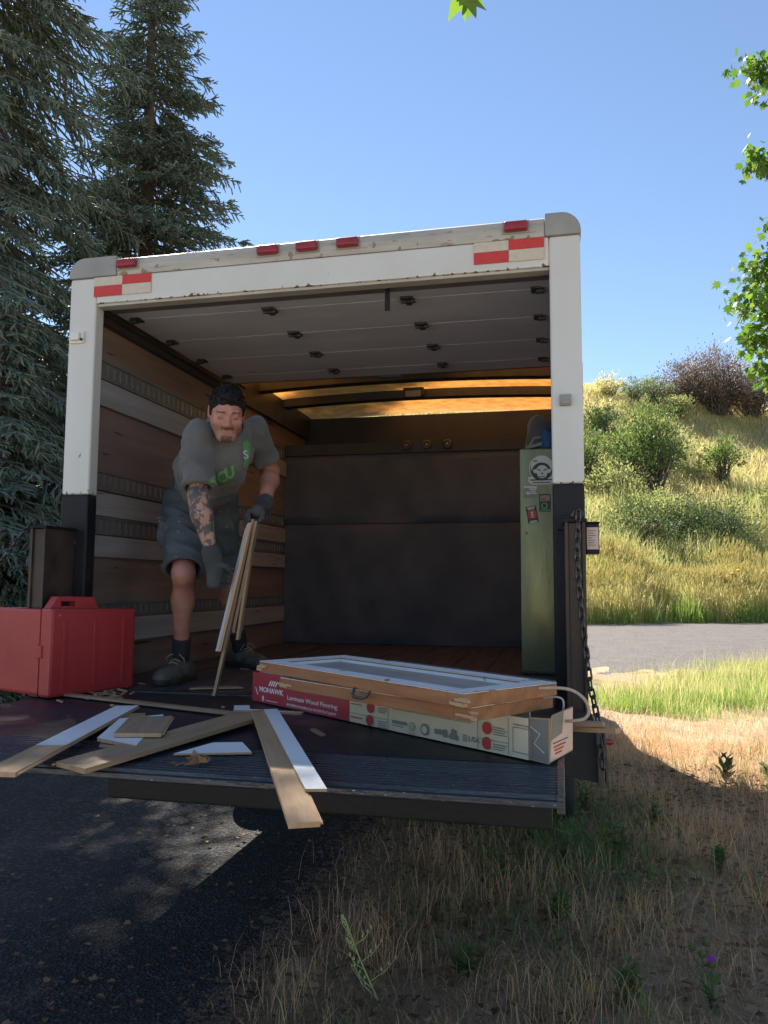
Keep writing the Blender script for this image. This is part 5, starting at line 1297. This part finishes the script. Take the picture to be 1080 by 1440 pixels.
def maple():
    r = np.random.default_rng(5); base = np.array([5.9, 6.2, 0.])
    t = empty('maple_tree', base); tag(t, 'leafy bright green maple reaching in from the right edge', 'tree')
    mb = MB(); top = base+np.array([.2, .1, 7.6]); mb.tube([tuple(base+(top-base)*k/6+np.array([.06*math.sin(k), .05*math.cos(k*2), 0])) for k in range(7)], [.17, .15, .135, .115, .09, .06, .03], 10)
    ends = [(2.92, 4.75, 6.40, .34), (2.93, 4.85, 5.55, .26), (3.15, 4.95, 4.85, .30), (2.92, 4.95, 4.50, .34), (2.85, 4.98, 4.18, .34), (2.90, 5.0, 3.83, .32), (2.98, 5.05, 3.50, .28), (3.35, 5.1, 3.32, .25),
            (3.6, 4.6, 5.2, .5), (3.8, 5.3, 4.2, .5), (4.2, 5.2, 3.5, .5), (4.2, 4.9, 6.2, .6), (4.9, 6.3, 7.6, .7), (6.3, 4.6, 6.5, .8), (7.3, 5.6, 5.5, .9), (6.8, 7.2, 6.2, .9), (5.4, 7.6, 5.2, .8), (6.2, 5.8, 8.3, .7), (4.6, 6.6, 4.6, .6), (7.2, 6.6, 3.9, .8)]
    Pl = []; sz = []
    for (x, y, z, rr) in ends:
        e = np.array([x, y, z]); zz = np.clip(z-.28*np.linalg.norm(e[:2]-base[:2])-.2, 1.6, 7.2); s = base+(top-base)*(zz/7.6)
        mid = s+(e-s)*.55+np.array([0, 0, .18]); mb.tube([tuple(s), tuple(s+(mid-s)*.5+np.array([0, 0, .06])), tuple(mid), tuple(e)], [.045, .035, .022, .006], 6)
        ax = unit(e-mid); n = int(1500*rr); q = r.uniform(-.1, 1.0, n)
        tw = r.normal(size=(n, 3))*np.array([.36, .36, .27])*rr*.9; Pl.append(e-ax*(q*2.6*rr)[:, None]+tw*(1.0+.4*q)[:, None]); sz.append(r.uniform(.030, .062, n))
        for k in range(9):
            a = e-ax*r.uniform(0, 2.2*rr); b = a+r.normal(size=3)*rr*.4; mb.tube([tuple(a), tuple((a+b)/2+np.array([0, 0, .03])), tuple(b)], [.008, .006, .003], 4)
    # long limb overhead: only its last leaves hang into the picture
    lim = [base+(top-base)*.55, np.array([4.6, 3.4, 5.2]), np.array([2.6, .3, 4.6]), np.array([1.35, -1.0, 3.75]), np.array([.86, -1.08, 3.10]), np.array([.812, -1.085, 2.965])]
    mb.tube([tuple(p) for p in lim], [.06, .05, .035, .02, .008, .003], 7)
    Lp = np.array([[.788, -1.085, 2.955], [.796, -1.09, 2.96], [.803, -1.08, 2.965], [.86, -1.08, 3.05], [.9, -1.07, 3.10], [.95, -1.1, 3.2]]); Pl.append(Lp); sz.append(np.array([.060, .062, .056, .06, .06, .06]))
    n = 260; q = r.uniform(0, 1, n); Pl.append(np.array([1.35, -1.0, 3.8])*(1-q)[:, None]+np.array([2.6, .3, 4.6])*q[:, None]+r.normal(size=(n, 3))*.16+np.array([0, 0, .15])); sz.append(r.uniform(.03, .06, n))
    mb.obj('trunk', bark, t)
    V, T3 = maple_leaves(np.concatenate(Pl), np.concatenate(sz)*1.35, r)
    link('crown', npmesh('crown', V, tris=T3, mats=[maple_mat]), t)
maple()

# ---------------------------------------------------------------- shrubs on the hill
def shrub(x, y, rx, ry, rz, n, ls, mat, label, seed, zc=.55, gap=.5, stems=7, name='shrub', group='shrubs on the hill', clump=26, trunk=0.0, cat='shrub'):
    r = np.random.default_rng(seed); z0 = float(ground_h(x, y)); b = np.array([x, y, z0-.05])
    t = empty(name, b); tag(t, label, cat, group)
    nc = max(4, n//clump); d = rdir(nc, r); d[:, 2] = np.abs(d[:, 2])*1.0-.25*r.uniform(0, 1, nc); rr = r.uniform(.25, 1.18, nc)**.7
    c = np.array([x, y, z0+trunk+rz*.30])+d*rr[:, None]*np.array([rx, ry, rz*.72])
    c += .22*np.stack([np.sin(c[:, 2]*3.1+c[:, 1]), np.cos(c[:, 0]*2.7), np.sin(c[:, 0]*2.2+c[:, 1]*1.7)], -1)*min(rx, rz)*.5
    k = r.integers(0, nc, n); cs = r.uniform(.05, .27, nc)*min(rx, rz)*gap*2
    P = c[k]+r.normal(size=(n, 3))*cs[k][:, None]*np.array([1, 1, .75]); P[:, 2] = np.maximum(P[:, 2], hill_h(P[:, 0], P[:, 1])+.03)
    D = unit(P-b+rdir(n, r)*rz*.6); V, T3 = leaves(P, D, rdir(n, r), ls*r.uniform(.6, 1.3, n), ls*.55*r.uniform(.6, 1.2, n))
    link('foliage', npmesh('foliage', V, tris=T3, mats=[mat]), t)
    mb = MB()
    for i in range(stems+nc//2):
        e = c[r.integers(0, nc)]; e = e+(e-b)*r.uniform(0, .22); s = b+np.array([*(r.normal(size=2)*rx*.12), 0]); m = s+(e-s)*.5+np.array([0, 0, .10*rz])+r.normal(size=3)*.06*rx
        mb.tube([tuple(s), tuple(m), tuple(e)], [.022*rz**.5, .014*rz**.5, .004], 5)
    link('stem', mb.mesh('stem', bark), t)
    return t
shrub(6.0, 43.2, 1.9, 1.6, 4.6, 6500, .17, green_leaf, 'open green shrub tree standing mid slope on the hill', 1, trunk=.5, gap=.45, stems=10, name='shrub_tree', cat='shrub tree')
shrub(10.6, 46.5, 1.2, 1.1, 2.5, 2400, .16, green_leaf, 'small round green shrub on the golden slope right of the shrub tree', 2, trunk=.3)
shrub(13.6, 64.0, 3.2, 2.4, 5.2, 9000, .20, brown_leaf, 'large reddish brown bush on the hilltop', 3, gap=.5, stems=18)
shrub(16.5, 65.0, 2.4, 2.0, 4.2, 5000, .20, brown_leaf, 'lower reddish bush at the right end of the hilltop', 13, gap=.5, stems=12)
shrub(11.2, 63.2, 2.0, 1.8, 3.8, 4200, .19, brown_leaf, 'thin twiggy brown bush on the hilltop beside the rounded green ones', 14, gap=.6, stems=22)
shrub(8.6, 62.4, 1.5, 1.3, 2.6, 3200, .16, grey_leaf, 'rounded pale green bush on the hilltop, left of the brown one', 4, gap=.45)
shrub(7.0, 61.0, 1.2, 1.1, 2.0, 2400, .16, grey_leaf, 'low grey green bush just below the hilltop', 5)
shrub(10.0, 60.6, 1.2, 1.0, 2.0, 2400, .16, yellow_leaf, 'yellow green bush in front of the brown hilltop bushes', 6)
shrub(5.1, 60.0, 1.3, 1.0, 1.9, 2200, .16, straw_gold, 'straw coloured bush at the skyline next to the truck', 7)
shrub(3.9, 50.5, 1.5, 1.2, 2.3, 2600, .16, dark_leaf, 'dark green bush half hidden by the truck edge', 8)
shrub(5.2, 48.0, 1.6, 1.3, 2.2, 2800, .16, yellow_leaf, 'bright yellow green bush up slope of the truck corner', 9)
shrub(8.0, 49.0, 1.5, 1.2, 2.2, 2600, .16, yellow_leaf, 'yellow green bush behind the shrub tree', 10)
shrub(4.1, 42.0, 1.5, 1.2, 1.8, 2600, .15, yellow_leaf, 'wide yellow bush low on the slope beside the truck', 11)
shrub(4.6, 35.6, 2.3, 1.3, 2.0, 3800, .13, dark_leaf, 'broad dark shrub above the tall grass beside the truck', 12)
shrub(8.0, 37.4, 2.3, 1.3, 2.2, 3800, .13, dark_leaf, 'broad dark shrub above the tall grass near the picture middle', 15)
shrub(6.2, 38.6, 1.8, 1.3, 2.1, 3000, .14, yellow_leaf, 'yellow green shrub between the two dark ones', 16)
shrub(12.2, 43.5, 1.5, 1.1, 1.1, 2000, .14, yellow_leaf, 'low yellow green shrub at the right edge of the slope', 17)
shrub(2.6, 44.5, 1.6, 1.2, 2.6, 2400, .16, green_leaf, 'green bush mostly hidden behind the truck', 19)
shrub(-5.9, 3.3, .95, .9, 2.2, 5200, .055, dark_leaf, 'dark leafy understory bush at the left edge behind the tool case', 20, name='bush', group='undergrowth at the left')
shrub(-4.7, 3.7, .8, .8, 1.5, 3600, .05, dark_leaf, 'low dark bush between the liftgate chain and the truck', 22, name='bush', group='undergrowth at the left')
shrub(-7.2, 3.9, 1.2, 1.0, 2.7, 4200, .06, green_leaf, 'taller green bush at the far left under the conifer', 23, name='bush', group='undergrowth at the left')

# low brush that runs together between the shrubs
def brush(n, s0, s1, t0, t1, mat, label, hmax, seed):
    r = np.random.default_rng(seed); nc = n//40; s = r.uniform(s0, s1, nc); t = r.uniform(t0, t1, nc)
    c = np.stack([2+t*.868+s*HN[0], 25.7+t*.497+s*HN[1]], -1); k = r.integers(0, nc, n); w = r.uniform(.25, .8, nc); P2 = c[k]+r.normal(size=(n, 2))*w[k][:, None]
    z = hill_h(P2[:, 0], P2[:, 1])+np.abs(r.normal(size=n))*hmax*.5*w[k]*1.5; P = np.stack([P2[:, 0], P2[:, 1], z], -1)
    V, T3 = leaves(P, rdir(n, r)+np.array([0, 0, .6]), rdir(n, r), .15*r.uniform(.5, 1.3, n), .085*r.uniform(.6, 1.2, n))
    tag(link('undergrowth', npmesh('undergrowth', V, tris=T3, mats=[mat])), label, 'undergrowth', kind='stuff')
brush(12000, 6, 22, -3, 13, yellow_leaf, 'low yellow green brush running over the middle slope', 1.0, 91)
brush(8000, 5, 20, -3, 14, green_leaf, 'low green brush between the shrubs', .9, 92)
brush(4500, 4, 9, -2, 12, dark_leaf, 'dark tangled brush above the tall grass', 1.2, 93)
brush(3500, 24, 33, -4, 8, grey_leaf, 'pale brush near the hilltop beside the truck', .9, 94)
# ---------------------------------------------------------------- grasses
def wedge(n, d0, d1, a0, a1, r=rng, pw=1.0):
    a = np.radians(r.uniform(a0, a1, n)); d = d0+(d1-d0)*r.uniform(0, 1, n)**pw
    return np.stack([1.0073+d*np.sin(a), -2.9548+d*np.cos(a)], -1)
def clumpy(P, f, th, r=rng):
    v = np.sin(P[:, 0]*f+1.3*np.sin(P[:, 1]*f*.7))*np.sin(P[:, 1]*f*1.1+1.1*np.sin(P[:, 0]*f*.6)); return v+r.normal(size=len(P))*.35 > th
def on_ground(P): return np.stack([P[:, 0], P[:, 1], ground_h(P[:, 0], P[:, 1])-.004], -1)
def grass(name, P, h0, h1, w, lean, mat, label):
    n = len(P); hh = rng.uniform(h0, h1, n); tag(link(name, blades(name, on_ground(P), hh, np.full(n, w)*rng.uniform(.6, 1.2, n), rng.uniform(.1, 1, n)*lean, mat)), label, 'grass', kind='stuff')
# near dry grass: short thatch everywhere right of the drive, taller straw clumps
def near(n, x0, x1, y0, y1):
    P = np.stack([rng.uniform(x0, x1, n), rng.uniform(y0, y1, n)], -1)
    e = np.array([drive_edge(y) for y in P[:, 1]])+.08-np.abs(rng.normal(size=n))*.0+rng.normal(size=n)*.17
    return P[P[:, 0] > e]
P = near(34000, -.5, 3.4, -1.4, 4.5); grass('dry_grass', P, .015, .085, .0035, 1.6, straw, 'short dry thatch covering the verge')
P = near(26000, -.5, 3.4, -1.4, 4.6); grass('dry_grass', P, .02, .06, .0034, 4.5, straw, 'matted straw lying flat on the verge')
P = near(38000, -.4, 3.4, -1.4, 4.6); P = P[clumpy(P, 5.5, .3)]; grass('dry_grass', P, .07, .24, .0032, .7, straw, 'taller clumps of dry straw coloured grass on the verge')
P = near(40000, 1.0, 9.0, 3.4, 17); P = P[P[:, 1] < 6.2+1.62*(P[:, 0]-1.5)+rng.normal(size=len(P))*.5]; grass('dry_grass', P, .04, .20, .005, 1.2, leafmat('sunlit_straw', [(.46, .34, .20), (.58, .46, .30), (.66, .56, .38), (.36, .34, .14)], .4, .7), 'sunlit dry grass beyond the truck shadow')  # paler straw copy: the sunlight on this stretch is put into its colour
P = near(7000, .3, 3.4, -1.2, 4.2); P = P[clumpy(P+7, 2.6, .35)]; grass('green_grass', P, .05, .20, .005, .9, weed_leaf, 'scattered patches of green grass among the dry grass')
n = 1300; P = np.stack([1.02+rng.normal(size=n)*.26, 1.45+rng.normal(size=n)*.55], -1); P = P[P[:, 0] > .5]; grass('green_grass', P, .05, .19, .007, 1.0, weed_leaf, 'green growth around the rear tyre')
def greenpatch(n):
    t = rng.uniform(0, 1, n)**1.1; c = rng.normal(size=n)*(.30+.38*t)*(1+.5*(rng.uniform(size=n) > .85))
    return np.stack([1.8+3.6*t+c*.86, 6.0+5.6*t-c*.5+.3*np.sin(t*17)], -1)
P = greenpatch(26000); grass('green_grass', P, .04, .20, .007, .7, green_blade, 'bright green grass patch in the sun beside the road')
P = greenpatch(2600); grass('green_grass', P, .25, .50, .004, .6, straw_gold, 'thin seeding stems over the green patch')
P = wedge(7000, 6, 22, 3, 17); P = P[np.abs(P[:, 1]-(6.6+1.6*(P[:, 0]-1.45))) < .55]; grass('dry_grass', P, .15, .4, .005, .6, straw_gold, 'thin dry stems along the near road edge')
# tall grass at the foot of the hill
def band(n, s0, s1, t0=-6, t1=18, pw=1.0):
    s = s0+(s1-s0)*rng.uniform(0, 1, n)**pw; t = rng.uniform(t0, t1, n); return np.stack([2+t*.868+s*HN[0], 25.7+t*.497+s*HN[1]], -1)
def tallband(n, s0, s1, t0, t1, h0, h1, w, lean, mat, label, f=1.1, pw=1.0):
    P = band(n, s0, s1, t0, t1, pw); v = np.sin(P[:, 0]*f+1.7*np.sin(P[:, 1]*f*.8))*np.sin(P[:, 1]*f*.9+1.3*np.sin(P[:, 0]*f*.7)); keep = v+rng.normal(size=n)*.5 > -.45; P = P[keep]; v = v[keep]
    hh = (h0+(h1-h0)*rng.uniform(0, 1, len(P)))*(1+.35*v); tag(link('tall_grass', blades('tall_grass', on_ground(P), hh, w*rng.uniform(.5, 1.3, len(P)), rng.uniform(-.1, 1, len(P))*lean, mat)), label, 'grass', kind='stuff')
    return P, hh
slope_blade = leafmat('slope_blade', [(.32, .36, .13), (.46, .45, .20), (.54, .48, .27), (.26, .32, .11)], .5, .7)
P, hh = tallband(30000, .1, 3.6, -6, 18, .6, 1.7, .024, .45, straw_gold, 'tall golden grass along the foot of the hill')
# seed heads on the tallest stems
k = hh > 1.35; Pk = on_ground(P[k])+np.array([0, 0, 1.])*(hh[k]*.93)[:, None]+rng.normal(size=(k.sum(), 3))*np.array([.16, .16, .05]); V, Q, Tt = shoots(Pk, Pk+np.array([.05, 0, .26])+rng.normal(size=Pk.shape)*.05, .022, .006)
tag(link('seed_heads', npmesh('seed_heads', V, tris=Tt, quads=Q, mats=[straw_gold])), 'ripe seed heads over the tall golden grass', 'grass', kind='stuff')
tallband(15000, -.2, 2.6, -6, 18, .3, 1.0, .024, .6, green_blade, 'greener grass at the base of the tall golden grass', 2.3, 1.3)
tallband(32000, 3.0, 12, -5, 25, .4, 1.5, .030, .6, slope_blade, 'yellow green grass on the lower hillside', .8)
P = band(90000, 11, 33.5, -3, 38); P = P[clumpy(P, .9, -.75)]; grass('hill_grass', P, .25, .75, .035, .8, straw_gold, 'dry golden grass on the upper hillside')
# leaf litter
def litter(n, f, label, r0, r1, flat=.5):
    mb = MB(); P = f(n)
    for i, (x, y) in enumerate(P):
        g = float(ground_h(x, y))+rng.uniform(.012, .045); curled_leaf(mb, (x, y, g), rng.uniform(r0, r1), 1000+i, flat)
    tag(mb.obj('leaf_litter', leaf_dry), label, 'leaves', kind='stuff')
litter(3600, lambda n: near(n*2, -.1, 2.6, -1.3, 3.4)[:n], 'dead leaves scattered through the dry grass', .014, .030)
litter(260, lambda n: np.stack([.1-np.abs(rng.normal(size=n))*.9, rng.uniform(-1.2, 2.5, n)], -1), 'few dead leaves lying on the asphalt drive', .009, .022, .4)
# loose grit on the asphalt
n = 2600; P = np.stack([rng.uniform(-3.2, .1, n), rng.uniform(-1.3, 4, n)], -1); mb = MB()
gv = []; gq = []; gt = []
s = rng.uniform(.002, .0065, n); o_ = np.array([[1, 0, 0], [-.5, .87, 0], [-.5, -.87, 0], [0, 0, .9]])
rot_ = rng.uniform(0, 6.3, n); cs_, sn_ = np.cos(rot_), np.sin(rot_)
V = np.stack([np.stack([P[:, 0]+s*(o[0]*cs_-o[1]*sn_), P[:, 1]+s*(o[0]*sn_+o[1]*cs_), .0095+s*o[2]], -1) for o in o_], 1).reshape(-1, 3)
I = (np.arange(n)*4)[:, None]; Tt = np.concatenate([I+np.array([[a, b, 3]]) for a, b in ((0, 1), (1, 2), (2, 0))])
tag(link('gravel', npmesh('gravel', V, tris=Tt, mats=[pm('grit', (.16, .15, .14), (.08, .08, .078), 90, .85)])), 'loose grit on the asphalt drive', 'gravel', kind='stuff')

# ---------------------------------------------------------------- single weeds
def weed(name, x, y, h, label, seed, leafn, ls, mat, stemn=1, lean=(0, 0), cat='weed', lw=.35, up=.5):
    r = np.random.default_rng(seed); g = float(ground_h(x, y)); t = empty(name, (x, y, g)); tag(t, label, cat)
    mb = MB(); Ps = []; Ds = []; ls_ = []
    for k in range(stemn):
        a = r.uniform(0, 6.3); sp = (0 if stemn == 1 else .16)*h
        e = np.array([x+lean[0]*h+sp*math.cos(a), y+lean[1]*h+sp*math.sin(a), g+h*r.uniform(.8, 1)]); s = np.array([x, y, g-.01]); m = s+(e-s)*.5+r.normal(size=3)*.03*h
        mb.tube([tuple(s), tuple(m), tuple(e)], [.0045, .0035, .002], 5)
        q = r.uniform(.1, 1, leafn); P = np.where((q < .5)[:, None], s+(m-s)*(q*2)[:, None], m+(e-m)*(q*2-1)[:, None]); az = r.uniform(0, 6.3, leafn)
        Ps.append(P); Ds.append(np.stack([np.cos(az), np.sin(az), up*np.ones(leafn)], -1)); ls_.append(ls*(1.15-.6*q)*r.uniform(.7, 1.2, leafn))
    mb.obj('stem', weed_leaf, t)
    P = np.concatenate(Ps); D = np.concatenate(Ds); l = np.concatenate(ls_); V, T3 = leaves(P, D, np.tile([0, 0, 1.], (len(P), 1))+rdir(len(P), r)*.3, l, l*lw)
    link('leaf', npmesh('leaf', V, tris=T3, mats=[mat]), t)
    return t
weed('weed', 2.12, 3.05, .24, 'dark upright leafy weed at the edge of the truck shadow', 1, 16, .12, dark_leaf, 2, lw=.38, up=.9)
for i, (x, y, h, lb) in enumerate([(1.02, 1.15, .22, 'bushy green weed growing beside the rear truck tyre'), (1.28, 1.35, .20, 'green weed in the dry grass right of the tyre weed'), (.70, .85, .16, 'low green weed below the platform corner'), (1.52, 1.9, .18, 'green weed halfway between tyre and shadow edge'),
                                   (.98, .45, .14, 'flat green weed in the middle of the verge'), (1.75, 1.25, .14, 'small green weed near the right picture edge'), (.66, -.05, .12, 'green sprout behind the seeding weed'), (1.20, -.12, .14, 'green sprout left of the thistle'), (2.45, 3.3, .12, 'low green sprout at the right end of the shadow edge'), (1.12, 2.05, .20, 'leafy green weed just behind the side gusset')]):
    weed('weed', x, y, h, lb, 40+i, 14, .075, weed_leaf, 4, lw=.35)
weed('weed', 4.6, 9.6, .35, 'pale broad leaved weed in the sunlit green patch', 71, 26, .16, grey_leaf, 3, lw=.6)
# seeding wild lettuce: bare branching stems with buds
r = np.random.default_rng(3); x, y = .405, -.27; g = float(ground_h(x, y)); t = empty('seeding_weed', (x, y, g)); tag(t, 'thin pale yellow branching seed weed at the bottom centre', 'weed')
mb = MB(); bud = MB(); tipp = np.array([.262, -.25, g+.262]); s0 = np.array([x, y, g-.02]); mm = s0+(tipp-s0)*.5+np.array([-.012, 0, .012])
mb.tube([tuple(s0), tuple(mm), tuple(tipp)], [.0032, .0027, .0018], 6)
for k in range(11):
    q = .15+.08*k+r.uniform(-.04, .04); p = (s0+(mm-s0)*q*2) if q < .5 else (mm+(tipp-mm)*(q*2-1)); sg = r.choice((-1, 1)); L = (.07*(1-q)+.025)*r.uniform(.5, 1.7)
    e = p+np.array([sg*L*.75, r.uniform(-.3, .3)*L, L*.75]); m = p+(e-p)*.5+np.array([sg*.006, 0, -.004]); mb.tube([tuple(p), tuple(m), tuple(e)], [.0018, .0016, .0012], 5)
    for j in range(3):
        c = p+(e-p)*(.45+.27*j); d = np.array([r.uniform(-.5, .5), r.uniform(-.5, .5), 1.0])*.008; bud.tube([tuple(c), tuple(c+d*.6), tuple(c+d*1.5)], [.0020, .0042, .0014], 6)
weedstem = pm('pale_stem', (.56, .56, .24), (.46, .48, .20), 30, .6, transl=.2)
mb.obj('stem', weedstem, t); bud.obj('bud', weedstem, t)['kind'] = 'stuff'
# thistle with a purple flower
x, y = 1.478, -.06; g = float(ground_h(x, y)); t = empty('thistle', (x, y, g)); tag(t, 'green thistle with one purple flower head at the lower right corner', 'thistle')
mb = MB(); heads = [((1.482, -.05, g+.135), True), ((1.452, -.05, g+.165), False), ((1.470, -.03, g+.195), False), ((1.425, -.02, g+.17), False)]
hm = MB(); fmh = MB()
for (c, fl) in heads:
    mb.tube([(x, y, g-.01), ((x*.6+c[0]*.4)+.004, y, g+.06), (c[0], c[1], c[2]-.012)], [.0032, .0026, .002], 6)
    hm.lathe([(.002, -.014), (.009, -.008), (.011, .0), (.008, .008), (.005, .012)], Matrix.Translation(c), 10)
    for k in range(22):
        a = 6.28*k/22; z = -.008+.016*((k*7) % 5)/5; hm.tube([(c[0]+.009*math.cos(a), c[1]+.009*math.sin(a), c[2]+z), (c[0]+.016*math.cos(a), c[1]+.016*math.sin(a), c[2]+z+.005)], [.0010, .0003], 4, cap=False)
    if fl:
        for k in range(60):
            a = 2.4*k; q = .0135*math.sqrt(k/60); fmh.tube([(c[0]+q*.5*math.cos(a), c[1]+q*.5*math.sin(a), c[2]+.008), (c[0]+q*1.25*math.cos(a), c[1]+q*1.25*math.sin(a), c[2]+.030-q*.6)], [.0016, .0012], 4)
mb.obj('stem', weed_leaf, t); hm.obj('bud', weed_leaf, t); fmh.obj('flower', pm('thistle_purple', (.50, .10, .55), (.58, .18, .62), 30, .6, transl=.2), t)
n = 26; r = np.random.default_rng(8); q = r.uniform(0, 1, n); az = r.uniform(0, 6.3, n); Pq = np.stack([x+r.normal(size=n)*.01, y+r.normal(size=n)*.01, g+q*.12], -1)
V, T3 = leaves(Pq, np.stack([np.cos(az), np.sin(az), .5*np.ones(n)], -1), np.tile([0, 0, 1.], (n, 1)), r.uniform(.03, .075, n), r.uniform(.008, .016, n)); link('leaf', npmesh('leaf', V, tris=T3, mats=[weed_leaf]), t)
# yellow flowers in the tall grass
r = np.random.default_rng(12)
x, y = 7.2, 29.6; g = float(ground_h(x, y)); t = empty('wildflower', (x, y, g)); tag(t, 'yellow flowering plant standing in the tall grass across the road', 'flower')
mb = MB(); fm_ = MB()
for k in range(9):
    c = (x+r.normal()*.35, y+r.normal()*.2, g+1.7+r.uniform(-.15, .2)); mb.tube([(x, y, g), ((x+c[0])/2+.03, y, g+.9), c], [.012, .009, .006], 5)
    fm_.lathe([(.01, 0), (.11, .03), (.10, .06), (.03, .09)], Matrix.Translation(c), 9)
mb.obj('stem', weed_leaf, t); fm_.obj('flower', pm('yellow_petal', (.62, .42, .03), (.55, .34, .02), 30, .6), t)
